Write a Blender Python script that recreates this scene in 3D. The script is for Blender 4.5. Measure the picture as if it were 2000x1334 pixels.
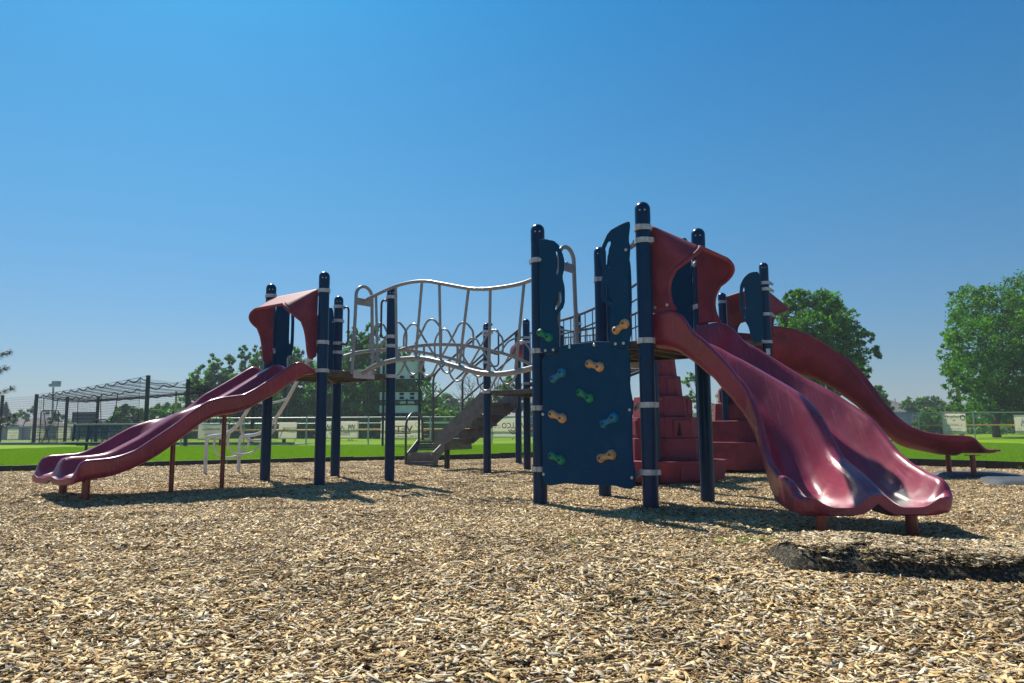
import bpy, bmesh, math, random
import numpy as np
from mathutils import Vector, Matrix, noise
R = math.radians
for _o in list(bpy.data.objects): bpy.data.objects.remove(_o)
S = bpy.context.scene
COL = S.collection

# ------------------------------------------------------------------ camera
PITCH, ROLL, EYE, FPX = R(6.872), R(-0.3634), 0.668, 1426.0
cam = bpy.data.cameras.new('camera')
cam.sensor_width = 36.0; cam.lens = FPX / 2000 * 36.0
cam.clip_start = 0.05; cam.clip_end = 4000
co = bpy.data.objects.new('camera', cam); COL.objects.link(co)
fw = Vector((0, math.cos(PITCH), math.sin(PITCH))); up = Vector((0, -math.sin(PITCH), math.cos(PITCH))); ri = Vector((1, 0, 0))
r2 = ri * math.cos(ROLL) + up * math.sin(ROLL); u2 = -ri * math.sin(ROLL) + up * math.cos(ROLL)
m = Matrix((r2, u2, -fw)).transposed().to_4x4(); m.translation = Vector((0, 0, EYE))
co.matrix_world = m
S.camera = co

# ------------------------------------------------------------------ sky, sun, exposure
SUN = Vector((-0.46, 0.888, 0)).normalized() * math.cos(R(51)) + Vector((0, 0, math.sin(R(51))))
W = bpy.data.worlds.new('World'); S.world = W; W.use_nodes = True
nt = W.node_tree; nt.nodes.clear()
sky = nt.nodes.new('ShaderNodeTexSky'); sky.sky_type = 'NISHITA'; sky.sun_disc = False
sky.sun_elevation = R(51); sky.sun_rotation = math.atan2(SUN.x, SUN.y)
sky.air_density = 1.0; sky.dust_density = 0.65; sky.ozone_density = 8.0; sky.altitude = 0
bg = nt.nodes.new('ShaderNodeBackground'); bg.inputs[1].default_value = 0.097
# deeper, cleaner blue with height above the horizon (all round, whatever the azimuth)
geo = nt.nodes.new('ShaderNodeTexCoord'); sx_ = nt.nodes.new('ShaderNodeSeparateXYZ'); nt.links.new(geo.outputs['Generated'], sx_.inputs[0])
rmp = nt.nodes.new('ShaderNodeValToRGB'); el = rmp.color_ramp.elements
el[0].position = 0.0; el[0].color = (.60, .60, .62, 1); el[1].position = 1.0; el[1].color = (.12, .66, .80, 1)
for p_, c_ in ((.09, (.50, .60, .63)), (.30, (.335, .73, .77)), (.52, (.17, .73, .87))):
    e_ = el.new(p_); e_.color = (*c_, 1)
nt.links.new(sx_.outputs[2], rmp.inputs[0])
mul = nt.nodes.new('ShaderNodeMix'); mul.data_type = 'RGBA'; mul.blend_type = 'MULTIPLY'; mul.inputs['Factor'].default_value = 1
wo = nt.nodes.new('ShaderNodeOutputWorld')
nt.links.new(sky.outputs[0], mul.inputs['A']); nt.links.new(rmp.outputs[0], mul.inputs['B']); nt.links.new(mul.outputs['Result'], bg.inputs[0]); nt.links.new(bg.outputs[0], wo.inputs[0])
sl = bpy.data.lights.new('sun', 'SUN'); sl.energy = 5.0; sl.angle = R(0.53); sl.color = (1.0, 0.93, 0.82)
so = bpy.data.objects.new('sun', sl); COL.objects.link(so)
so.rotation_euler = (-SUN).to_track_quat('-Z', 'Y').to_euler(); so.location = (0, 0, 30)
S.view_settings.view_transform = 'Standard'; S.view_settings.look = 'None'
S.view_settings.exposure = 0.42; S.view_settings.gamma = 1.0; S.view_settings.use_curve_mapping = False
S.render.engine = 'CYCLES'
S.cycles.max_bounces = 6; S.cycles.diffuse_bounces = 3; S.cycles.glossy_bounces = 3
S.cycles.transparent_max_bounces = 12; S.cycles.use_denoising = True

# ------------------------------------------------------------------ materials
MATS = {}
def mat(name, col, rough=0.5, metal=0.0, var=0.0, vscale=4.0, bump=0.0, bscale=60.0, coat=0.0, spec=0.5, attr=None, ramp=None,
        trans=0.0, col2=None, thresh=(0.4, 0.6), stretch=None, rvar=0.0, patch=False, scuff=None):
    if name in MATS: return MATS[name]
    M = bpy.data.materials.new(name); M.use_nodes = True; n = M.node_tree; b = n.nodes['Principled BSDF']
    L = n.links.new
    b.inputs['Base Color'].default_value = (*col, 1); b.inputs['Roughness'].default_value = rough
    b.inputs['Metallic'].default_value = metal; b.inputs['Coat Weight'].default_value = coat
    b.inputs['Coat Roughness'].default_value = 0.15
    b.inputs['Specular IOR Level'].default_value = spec
    tc = n.nodes.new('ShaderNodeTexCoord'); vec = tc.outputs['Object']
    if stretch:
        mp = n.nodes.new('ShaderNodeMapping'); mp.inputs['Scale'].default_value = stretch; L(vec, mp.inputs[0]); vec = mp.outputs[0]
    cur = None
    if ramp:
        at = n.nodes.new('ShaderNodeAttribute'); at.attribute_name = attr
        cr = n.nodes.new('ShaderNodeValToRGB'); cr.color_ramp.interpolation = 'LINEAR'
        el = cr.color_ramp.elements
        while len(el) > 1: el.remove(el[-1])
        el[0].position = ramp[0][0]; el[0].color = (*ramp[0][1], 1)
        for p, c in ramp[1:]:
            e = el.new(p); e.color = (*c, 1)
        L(at.outputs['Fac'], cr.inputs[0]); cur = cr.outputs[0]
    if var or col2:
        no = n.nodes.new('ShaderNodeTexNoise'); no.inputs['Scale'].default_value = vscale; no.inputs['Detail'].default_value = 6
        no.inputs['Roughness'].default_value = 0.6
        L(vec, no.inputs['Vector'])
        mr = n.nodes.new('ShaderNodeMapRange')
        mr.inputs['From Min'].default_value = thresh[0]; mr.inputs['From Max'].default_value = thresh[1]
        L(no.outputs[0], mr.inputs[0])
        mx = n.nodes.new('ShaderNodeMix'); mx.data_type = 'RGBA'
        L(mr.outputs[0], mx.inputs['Factor'])
        if col2:
            mx.inputs['A'].default_value = (*col, 1); mx.inputs['B'].default_value = (*col2, 1)
            if cur: L(cur, mx.inputs['A'])
        else:
            mx.blend_type = 'MULTIPLY'; mx.inputs['Factor'].default_value = 1
            n.links.remove(mx.inputs['Factor'].links[0])
            mr.inputs['To Min'].default_value = 1 - var; mr.inputs['To Max'].default_value = 1 + var
            cb = n.nodes.new('ShaderNodeCombineColor')
            for i in range(3): L(mr.outputs[0], cb.inputs[i])
            mx.inputs['A'].default_value = (*col, 1)
            if cur: L(cur, mx.inputs['A'])
            L(cb.outputs[0], mx.inputs['B'])
        cur = mx.outputs['Result']
        if rvar:
            mm = n.nodes.new('ShaderNodeMapRange'); mm.inputs['To Min'].default_value = max(0.02, rough - rvar); mm.inputs['To Max'].default_value = rough + rvar
            L(no.outputs[0], mm.inputs[0]); L(mm.outputs[0], b.inputs['Roughness'])
    if scuff:   # fine worn streaks: paler and duller than the rest
        mp2 = n.nodes.new('ShaderNodeMapping'); mp2.inputs['Rotation'].default_value = (0, 0, scuff[0]); mp2.inputs['Scale'].default_value = (70, 3.5, 3.5); L(tc.outputs['Object'], mp2.inputs[0])
        n3 = n.nodes.new('ShaderNodeTexNoise'); n3.inputs['Scale'].default_value = 1.0; n3.inputs['Detail'].default_value = 5; n3.inputs['Roughness'].default_value = .7; L(mp2.outputs[0], n3.inputs['Vector'])
        r3 = n.nodes.new('ShaderNodeMapRange'); r3.inputs['From Min'].default_value = .56; r3.inputs['From Max'].default_value = .74; r3.inputs['To Max'].default_value = scuff[1]; L(n3.outputs[0], r3.inputs[0])
        m3 = n.nodes.new('ShaderNodeMix'); m3.data_type = 'RGBA'; m3.inputs['B'].default_value = (*scuff[2], 1); L(r3.outputs[0], m3.inputs['Factor']); L(cur, m3.inputs['A']); cur = m3.outputs['Result']
    if patch:   # damp and weathered areas, metres across
        ge = n.nodes.new('ShaderNodeNewGeometry'); n2 = n.nodes.new('ShaderNodeTexNoise'); n2.inputs['Scale'].default_value = 1.3; n2.inputs['Detail'].default_value = 5; n2.inputs['Roughness'].default_value = .65
        L(ge.outputs['Position'], n2.inputs['Vector']); cr2 = n.nodes.new('ShaderNodeValToRGB'); e2 = cr2.color_ramp.elements
        e2[0].position = .36; e2[0].color = (.74, .70, .64, 1); e2[1].position = .52; e2[1].color = (1.06, 1.03, .97, 1); L(n2.outputs[0], cr2.inputs[0])
        m2 = n.nodes.new('ShaderNodeMix'); m2.data_type = 'RGBA'; m2.blend_type = 'MULTIPLY'; m2.inputs['Factor'].default_value = 1; L(cur, m2.inputs['A']); L(cr2.outputs[0], m2.inputs['B']); cur = m2.outputs['Result']
    if cur: L(cur, b.inputs['Base Color'])
    if bump:
        nb = n.nodes.new('ShaderNodeTexNoise'); nb.inputs['Scale'].default_value = bscale; nb.inputs['Detail'].default_value = 4
        L(vec, nb.inputs['Vector'])
        bp = n.nodes.new('ShaderNodeBump'); bp.inputs['Strength'].default_value = bump; bp.inputs['Distance'].default_value = 0.01
        L(nb.outputs[0], bp.inputs['Height']); L(bp.outputs[0], b.inputs['Normal'])
    if trans:
        tr = n.nodes.new('ShaderNodeBsdfTranslucent'); ms = n.nodes.new('ShaderNodeMixShader'); ms.inputs[0].default_value = trans
        if cur and attr:
            hs = n.nodes.new('ShaderNodeMix'); hs.data_type = 'RGBA'; hs.blend_type = 'MULTIPLY'; hs.inputs['Factor'].default_value = 1
            hs.inputs['B'].default_value = (1.3, 1.5, 0.5, 1); L(cur, hs.inputs['A']); L(hs.outputs['Result'], tr.inputs[0])
        else:
            tr.inputs[0].default_value = (*col, 1)
        L(b.outputs[0], ms.inputs[1]); L(tr.outputs[0], ms.inputs[2])
        L(ms.outputs[0], n.nodes['Material Output'].inputs[0])
    MATS[name] = M
    return M

NAVY = mat('navy_powder_coat', (0.0025, 0.032, 0.095), 0.28, coat=0.06, spec=.22, var=0.05, vscale=7)
NAVYP = mat('navy_plastic_sheet', (0.0025, 0.052, 0.128), 0.55, spec=.12, col2=(.016, .07, .15), thresh=(.55, .85), vscale=5, bump=0.12, bscale=500)
MAROON = mat('maroon_moulded_plastic', (0.265, 0.034, 0.070), 0.31, var=0.16, vscale=2.2, bump=0.05, bscale=26, rvar=0.14, coat=0.12, scuff=(.15, .35, (.52, .26, .34)))
MAROON3 = mat('faded_maroon_plastic', (0.255, 0.036, 0.062), 0.5, var=0.2, vscale=2.5, spec=.25, scuff=(1.4, .25, (.45, .2, .22)))
MAROON2 = mat('maroon_textured_plastic', (0.235, 0.046, 0.072), 0.6, spec=.25, var=0.12, vscale=6, bump=0.15, bscale=300)
REDM = mat('dark_red_steel', (0.21, 0.022, 0.018), 0.35, var=0.2, vscale=10, coat=0.3)
GREYP = mat('grey_coated_pipe', (0.30, 0.29, 0.30), 0.38, var=0.1, vscale=12, coat=0.2)
WHITEP = mat('pale_coated_pipe', (0.55, 0.56, 0.60), 0.35, var=0.08, vscale=12, coat=0.2)
CLAMP = mat('cast_aluminium', (0.52, 0.52, 0.55), 0.42, metal=0.25, var=0.15, vscale=40)
STEEL = mat('bolt_steel', (0.6, 0.6, 0.58), 0.3, metal=0.9)
DECK = mat('brown_vinyl_deck', (0.09, 0.078, 0.070), 0.6, var=0.25, vscale=14, bump=0.2, bscale=200)
DKPIPE = mat('charcoal_coated_pipe', (0.06, 0.06, 0.065), 0.35, var=0.1, coat=0.3)
STAIR = mat('charcoal_vinyl_step', (0.135, 0.13, 0.14), 0.55, var=0.2, vscale=10, bump=0.15, bscale=250)
HOLDT = mat('tan_hold', (0.62, 0.36, 0.17), 0.55, var=0.15, vscale=20, bump=0.2, bscale=150)
HOLDG = mat('green_hold', (0.010, 0.23, 0.12), 0.5, var=0.2, vscale=20, bump=0.2, bscale=150)
HOLDB = mat('blue_hold', (0.015, 0.20, 0.37), 0.5, var=0.2, vscale=20, bump=0.2, bscale=150)
BLACK = mat('black_recycled_plastic', (0.012, 0.013, 0.016), 0.45, var=0.3, vscale=8, bump=0.2, bscale=120)
RUBBER = mat('black_crumb_rubber', (0.034, 0.034, 0.030), 0.9, spec=.2, col2=(.24, .19, .11), thresh=(.50, .62), vscale=70, bump=1.0, bscale=220)
SLATE = mat('slate_rubber', (0.05, 0.062, 0.075), 0.7, var=0.2, vscale=15, bump=0.3, bscale=200)
HOLE = mat('dark_recess', (0.006, 0.006, 0.007), 0.8)

# ------------------------------------------------------------------ object helpers
WP = {}
def tag(o, label=None, cat=None, group=None, kind=None):
    if label: o['label'] = label
    if cat: o['category'] = cat
    if group: o['group'] = group
    if kind: o['kind'] = kind
    return o
def place(o, loc, parent=None):
    loc = Vector(loc); WP[o.name] = loc
    if parent is not None:
        o.parent = parent; o.location = loc - WP[parent.name]
    else: o.location = loc
    return o
def empty(name, loc, label=None, cat=None, group=None, parent=None):
    o = bpy.data.objects.new(name, None); o.empty_display_size = 0.2; COL.objects.link(o)
    place(o, loc, parent); return tag(o, label, cat, group)
def mesh_obj(name, me, loc, parent=None):
    o = bpy.data.objects.new(name, me); COL.objects.link(o); return place(o, loc, parent)
class MB:
    """collects vertices and faces in world coordinates; build() links them as one object with its origin at its base"""
    def __init__(s): s.v = []; s.f = []; s.a = []
    def add(s, vs, fs, a=None):
        k = len(s.v); s.v += [tuple(q) for q in vs]; s.f += [tuple(i + k for i in f) for f in fs]
        if a is not None: s.a += [a] * len(vs)
    def box(s, c, sx, sy, sz, ax=(1, 0, 0), ay=(0, 1, 0), az=(0, 0, 1)):
        c = Vector(c); ax = Vector(ax) * sx / 2; ay = Vector(ay) * sy / 2; az = Vector(az) * sz / 2
        vs = [c + i * ax + j * ay + k * az for k in (-1, 1) for j in (-1, 1) for i in (-1, 1)]
        s.add(vs, [(0, 2, 3, 1), (4, 5, 7, 6), (0, 1, 5, 4), (2, 6, 7, 3), (0, 4, 6, 2), (1, 3, 7, 5)]); return s
    def tube(s, pts, r, n=10, caps=True):
        pts = [Vector(p) for p in pts]; m = len(pts)
        rr = r if hasattr(r, '__len__') else [r] * m
        T = []
        for i in range(m):
            t = (pts[min(i + 1, m - 1)] - pts[max(i - 1, 0)]); T.append(t.normalized() if t.length > 1e-9 else Vector((0, 0, 1)))
        a = Vector((0, 0, 1)) if abs(T[0].z) < 0.9 else Vector((1, 0, 0))
        nx = T[0].cross(a).normalized(); vs = []
        for i in range(m):
            nx = (nx - T[i] * nx.dot(T[i])).normalized(); ny = T[i].cross(nx)
            for k in range(n):
                w = 2 * math.pi * k / n; vs.append(pts[i] + (nx * math.cos(w) + ny * math.sin(w)) * rr[i])
        fs = [(i * n + k, i * n + (k + 1) % n, (i + 1) * n + (k + 1) % n, (i + 1) * n + k) for i in range(m - 1) for k in range(n)]
        if caps: fs += [tuple(range(n - 1, -1, -1)), tuple((m - 1) * n + k for k in range(n))]
        s.add(vs, fs); return s
    def build(s, name, mt, parent=None, smooth=True, bevel=0.0, base=None, subsurf=0, thick=0, attr=None, auto=35, data_only=False):
        A = np.array(s.v, dtype=float); lo = A.min(0); hi = A.max(0)
        o = base if base is not None else ((lo[0] + hi[0]) / 2, (lo[1] + hi[1]) / 2, lo[2])
        me = bpy.data.meshes.new(name); me.from_pydata((A - np.array(o)).tolist(), [], s.f)
        if attr and s.a:
            at = me.attributes.new(attr, 'FLOAT', 'POINT'); at.data.foreach_set('value', np.array(s.a, dtype=np.float32))
        me.materials.append(mt)
        if smooth: me.shade_smooth(); 
        ob = mesh_obj(name, me, o, parent)
        if smooth and auto: me.set_sharp_from_angle(angle=R(auto))
        if thick:
            q = ob.modifiers.new('s', 'SOLIDIFY'); q.thickness = thick; q.offset = 0
        if bevel:
            q = ob.modifiers.new('b', 'BEVEL'); q.width = bevel; q.segments = 2; q.limit_method = 'ANGLE'; q.angle_limit = R(40)
        if subsurf:
            q = ob.modifiers.new('u', 'SUBSURF'); q.levels = subsurf; q.render_levels = subsurf
        return ob
def spline(pts, n=8):
    """Catmull-Rom through the points"""
    P = [Vector(p) for p in pts]; P = [P[0] * 2 - P[1]] + P + [P[-1] * 2 - P[-2]]; out = []
    for i in range(1, len(P) - 2):
        for k in range(n):
            t = k / n
            out.append(0.5 * ((2 * P[i]) + (P[i + 1] - P[i - 1]) * t + (2 * P[i - 1] - 5 * P[i] + 4 * P[i + 1] - P[i + 2]) * t * t + (3 * P[i] - P[i - 1] - 3 * P[i + 1] + P[i + 2]) * t ** 3))
    out.append(P[-2]); return out
def fillet(pts, r, n=5):
    """polyline with rounded corners"""
    P = [Vector(p) for p in pts]; out = [P[0]]
    for i in range(1, len(P) - 1):
        a = (P[i - 1] - P[i]); b = (P[i + 1] - P[i]); d = min(r, a.length * 0.49, b.length * 0.49)
        p0 = P[i] + a.normalized() * d; p2 = P[i] + b.normalized() * d
        for k in range(n + 1):
            t = k / n; out.append((1 - t) ** 2 * p0 + 2 * (1 - t) * t * P[i] + t * t * p2)
    out.append(P[-1]); return out
def chaikin(P, it=1, c=0.25):
    for _ in range(it):
        Q = []
        for i in range(len(P)):
            a = P[i]; b = P[(i + 1) % len(P)]
            Q.append(tuple(a[k] * (1 - c) + b[k] * c for k in (0, 1))); Q.append(tuple(a[k] * c + b[k] * (1 - c) for k in (0, 1)))
        P = Q
    return P
def plate(name, outline, holes, org, ax, az, thick, mt, parent, bevel=0.006, smooth_it=1):
    """a sheet cut to an outline with holes: outline in (a, z) metres, ax along the sheet, az up"""
    cu = bpy.data.curves.new(name, 'CURVE'); cu.dimensions = '2D'; cu.fill_mode = 'BOTH'
    cu.extrude = thick / 2 - bevel; cu.bevel_depth = bevel; cu.bevel_resolution = 1; cu.offset = -bevel
    for poly in [outline] + holes:
        P = chaikin(poly, smooth_it, 0.2) if smooth_it else poly
        sp = cu.splines.new('POLY'); sp.points.add(len(P) - 1); sp.use_cyclic_u = True
        for q, p in zip(sp.points, P): q.co = (p[0], p[1], 0, 1)
    tmp = bpy.data.objects.new('tmp', cu); COL.objects.link(tmp)
    dg = bpy.context.evaluated_depsgraph_get(); me = bpy.data.meshes.new_from_object(tmp.evaluated_get(dg))
    bpy.data.objects.remove(tmp); bpy.data.curves.remove(cu)
    ax = Vector(ax); az = Vector(az); nn = ax.cross(az); org = Vector(org)
    M4 = Matrix((ax, az, nn)).transposed().to_4x4()
    me.transform(M4)
    me.name = name; me.materials.clear(); me.materials.append(mt)
    me.shade_smooth(); me.set_sharp_from_angle(angle=R(30))
    return mesh_obj(name, me, org, parent)
def text_obj(name, body, org, ax, az, size, mt, parent, thick=0.004, xs=1.0, align='CENTER', shear=0.0, bold=0.0):
    cu = bpy.data.curves.new(name, 'FONT'); cu.body = body; cu.size = size; cu.extrude = thick / 2; cu.align_x = align; cu.align_y = 'CENTER'
    cu.shear = shear; cu.offset = bold; cu.resolution_u = 3
    tmp = bpy.data.objects.new('tmp', cu); COL.objects.link(tmp)
    dg = bpy.context.evaluated_depsgraph_get(); me = bpy.data.meshes.new_from_object(tmp.evaluated_get(dg))
    bpy.data.objects.remove(tmp); bpy.data.curves.remove(cu)
    ax = Vector(ax) * xs; az = Vector(az); nn = Vector(ax).cross(az).normalized()
    me.transform(Matrix((ax, az, nn)).transposed().to_4x4()); me.materials.clear(); me.materials.append(mt); me.name = name
    return mesh_obj(name, me, Vector(org), parent)

# ------------------------------------------------------------------ site frame of the play structure (all decks share one square grid)
MOD = 1.0923
YAW = 0.9027
U = Vector((math.cos(YAW), math.sin(YAW), 0)); V = Vector((-math.sin(YAW), math.cos(YAW), 0)); Z = Vector((0, 0, 1))
PA, PB, PC, PD = Vector((-3.116, 9.313, 0)), Vector((-2.255, 8.641, 0)), Vector((-2.444, 10.174, 0)), Vector((-1.583, 9.502, 0))
PE, PF, PG, PH = Vector((0.244, 6.616, 0)), Vector((1.098, 5.935, 0)), Vector((1.779, 6.789, 0)), Vector((0.925, 7.47, 0))
PI_ = Vector((-0.42, 12.15, 0)); PI2 = PI_ - V * MOD; PJ = PI_ + U * MOD; PK = PI2 + U * MOD
PL = PJ + U * MOD; PK2 = PK + U * MOD; PQ = Vector((0.12, 14.9, 0))
U3 = Vector((0.96, 0.28, 0)); V3 = Vector((-0.28, 0.96, 0))
PM = Vector((3.61, 10.26, 0)); PN = PM + V3 * MOD; PR = PM - U3 * MOD; PT3 = PR + V3 * MOD
DK = 1.374; DK4 = 1.29; DK5 = 1.48; DK3 = 1.87

# ------------------------------------------------------------------ ground
def sm(a, b, x):
    t = min(1, max(0, (x - a) / (b - a))); return t * t * (3 - 2 * t)
MOUNDS = [(-4.35, 7.0, .45, .045), (-4.7, 7.7, .4, .03), (-3.2, 8.4, .4, .02), (1.1, 5.95, .25, .03), (2.0, 4.45, .4, -.045), (2.5, 4.7, .4, -.04), (1.9, 8.2, .7, .05), (1.6, 3.95, .5, .035),
          (-.9, 2.6, .7, -.03), (.9, 2.3, .6, -.035), (-2, 4.2, .9, -.03), (-1.2, 5.4, 1.0, .02), (-3.2, 5.0, .8, -.02), (2.9, 3.0, .6, -.015), (.3, 3.7, .8, .02), (1.7, 5.1, .35, .015), (2.3, 5.3, .6, -.03)]
def gz(x, y):
    z = 0.04 * sm(-1.2, -3.0, x) * sm(6.5, 8, y)
    z -= 0.05 * sm(10.5, 12, y) * (1 - sm(14.2, 15.5, y)) * sm(-2.5, -1, x) * (1 - sm(2.5, 4, x))
    z -= 0.015 * sm(0, 1, x) * (1 - sm(2, 3, x)) * sm(5.8, 6.5, y)
    for mx, my, mr, mh in MOUNDS:
        d2 = ((x - mx) ** 2 + (y - my) ** 2) / (mr * mr)
        if d2 < 6: z += mh * math.exp(-d2)
    z += 0.014 * noise.noise(Vector((x * 1.6, y * 1.6, 0.3))) + 0.007 * noise.noise(Vector((x * 5, y * 5, 4.3)))
    return z
CURB = [(-19, 6), (-14, 9.2), (-8.1, 11.95), (-6.5, 13.4), (-4.3, 14.5), (-1.15, 16.2), (.6, 17.3), (3.4, 16.6), (6.8, 12.75), (8.2, 10.6), (11.5, 5)]
def inside_bed(x, y, pad=0.0):
    # the bed is closed by the border polyline and open towards the viewer
    if x < CURB[0][0] or x > CURB[-1][0]: return y < 5
    for (x0, y0), (x1, y1) in zip(CURB, CURB[1:]):
        if x0 <= x <= x1: return y < y0 + (y1 - y0) * (x - x0) / (x1 - x0) - pad
    return False
def grid_mesh(name, xs, ys, zf, mt, kind='structure'):
    nx, ny = len(xs), len(ys)
    v = [(x, y, zf(x, y)) for y in ys for x in xs]
    f = [(j * nx + i, j * nx + i + 1, (j + 1) * nx + i + 1, (j + 1) * nx + i) for j in range(ny - 1) for i in range(nx - 1)]
    me = bpy.data.meshes.new(name); me.from_pydata(v, [], f); me.materials.append(mt); me.shade_smooth()
    o = mesh_obj(name, me, (0, 0, 0)); o['kind'] = kind; return o
SOIL = mat('mulch_base', (0.22, 0.15, 0.08), 0.9, col2=(0.42, 0.31, 0.17), vscale=35, thresh=(.35, .65), bump=1.0, bscale=90)
FARG = mat('far_field_grass', (0.06, 0.11, 0.02), 0.9, var=0.4, vscale=0.2)
LAWN = mat('mown_lawn', (0.105, 0.225, 0.004), 0.85, spec=.05, col2=(0.24, 0.37, 0.010), vscale=1.1, thresh=(.36, .66), bump=0.5, bscale=30, stretch=(0.22, 1, 1))
xs = np.linspace(-20, 14, 240); ys = np.concatenate([np.linspace(-3, 8, 120), np.linspace(8.1, 19, 90)])
grid_mesh('mulch_ground', xs.tolist(), ys.tolist(), lambda x, y: gz(x, y) - (0.0 if inside_bed(x, y, -0.05) else 0.35), SOIL)
def lawn_z(x, y):
    b = -0.6 if inside_bed(x, y, 0.05) else 0.045
    return b + 0.012 * noise.noise(Vector((x * .5, y * .5, 1)))
xs = np.concatenate([np.linspace(-60, -21, 14), np.linspace(-20, 16, 145), np.linspace(18, 60, 16)])
ys = np.concatenate([[-12, -6], np.linspace(-3, 20, 116), np.linspace(21, 62, 42)])
grid_mesh('lawn', xs.tolist(), ys.tolist(), lawn_z, LAWN)
far = MB(); far.add([(-1200, -250, -1.2), (1200, -250, -1.2), (1200, 1500, -1.2), (-1200, 1500, -1.2)], [(0, 1, 2, 3)])
far.build('ground', FARG, smooth=False)['kind'] = 'structure'
fb = MB(); fb.add([(-300, 62, 0.04), (300, 62, 0.04), (400, 75, -0.5), (-400, 75, -0.5), (-900, 900, -0.5), (900, 900, -0.5)], [(0, 1, 2, 3), (3, 2, 5, 4)])
fb.build('far_field', FARG, smooth=False)['kind'] = 'structure'
# cage pad and path at the left
# ------------------------------------------------------------------ wood chips (stuff): chip clusters instanced over the bed by geometry nodes
CHIP = mat('wood_chip', (0.4, 0.3, 0.18), 0.8, spec=.25, patch=True, attr='tint', var=0.22, vscale=60, bump=0.3, bscale=400, ramp=[
    (0.0, (0.05, 0.033, 0.018)), (0.05, (0.18, 0.10, 0.045)), (0.13, (0.38, 0.235, 0.10)), (0.28, (0.60, 0.42, 0.19)), (0.46, (0.72, 0.55, 0.295)),
    (0.66, (0.80, 0.65, 0.405)), (0.79, (0.50, 0.43, 0.32)), (0.87, (0.31, 0.29, 0.25)), (0.93, (0.78, 0.69, 0.52)), (1.0, (0.84, 0.78, 0.64))])
GRASSB = mat('grass_blade', (0.09, 0.22, 0.01), 0.6, attr='tint', trans=0.35, ramp=[(0, (0.12, 0.23, 0.003)), (0.6, (0.19, 0.33, 0.005)), (1, (0.32, 0.45, 0.015))])
def chip_cluster(name, rng, n, rad, hmax, big=1.0):
    pos = rng.uniform(-rad, rad, (n, 2)); keep = (pos ** 2).sum(1) < rad * rad * rng.uniform(0.7, 1.0, n); pos = pos[keep]; n = len(pos)
    L = rng.gamma(2.7, 0.0078, n).clip(0.006, 0.056) * big; Wd = L * rng.uniform(0.14, 0.55, n); Wd = Wd.clip(0.003, 0.017 * big); T = rng.uniform(0.0008, 0.0026, n) * big
    z = rng.uniform(0, 1, n) ** 0.8 * hmax; yaw = rng.uniform(0, math.tau, n); tl = rng.normal(0, 0.22, n).clip(-1.0, 1.0); rl = rng.normal(0, 0.28, n)
    tint = rng.uniform(0, 1, n)
    base = np.array([(-1, -.8, -1), (1, -.5, -1), (1, .8, -1), (-1, .9, -1), (-.93, -.7, 1), (.9, -.6, 1), (.97, .6, 1), (-1.05, .8, 1)], float) / 2
    B = np.repeat(base[None], n, 0) * (1 + rng.normal(0, 0.20, (n, 8, 3)))
    B[:, :, 0] *= L[:, None]; B[:, :, 1] *= Wd[:, None]; B[:, :, 2] *= T[:, None]
    cr, sr = np.cos(rl)[:, None], np.sin(rl)[:, None]; y = B[:, :, 1] * cr - B[:, :, 2] * sr; zz = B[:, :, 1] * sr + B[:, :, 2] * cr
    ct, st = np.cos(tl)[:, None], np.sin(tl)[:, None]; x = B[:, :, 0] * ct - zz * st; z2 = B[:, :, 0] * st + zz * ct
    cy, sy = np.cos(yaw)[:, None], np.sin(yaw)[:, None]
    P = np.stack([x * cy - y * sy + pos[:, :1], x * sy + y * cy + pos[:, 1:], z2 + z[:, None]], 2).reshape(-1, 3)
    F = np.array([(0, 3, 2, 1), (4, 5, 6, 7), (0, 1, 5, 4), (1, 2, 6, 5), (2, 3, 7, 6), (3, 0, 4, 7)])
    F = (F[None] + (np.arange(n) * 8)[:, None, None]).reshape(-1, 4)
    return np_mesh(name, P, F, np.repeat(tint, 8), CHIP)
def np_mesh(name, P, F, tint, mt):
    me = bpy.data.meshes.new(name); me.vertices.add(len(P)); me.vertices.foreach_set('co', P.astype(np.float32).ravel())
    k = F.shape[1]; me.loops.add(F.size); me.loops.foreach_set('vertex_index', F.astype(np.int32).ravel())
    me.polygons.add(len(F)); me.polygons.foreach_set('loop_start', np.arange(0, F.size, k, dtype=np.int32)); me.polygons.foreach_set('loop_total', np.full(len(F), k, dtype=np.int32))
    me.update(calc_edges=True)
    if tint is not None:
        at = me.attributes.new('tint', 'FLOAT', 'POINT'); at.data.foreach_set('value', tint.astype(np.float32))
    me.materials.append(mt); return me
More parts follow.
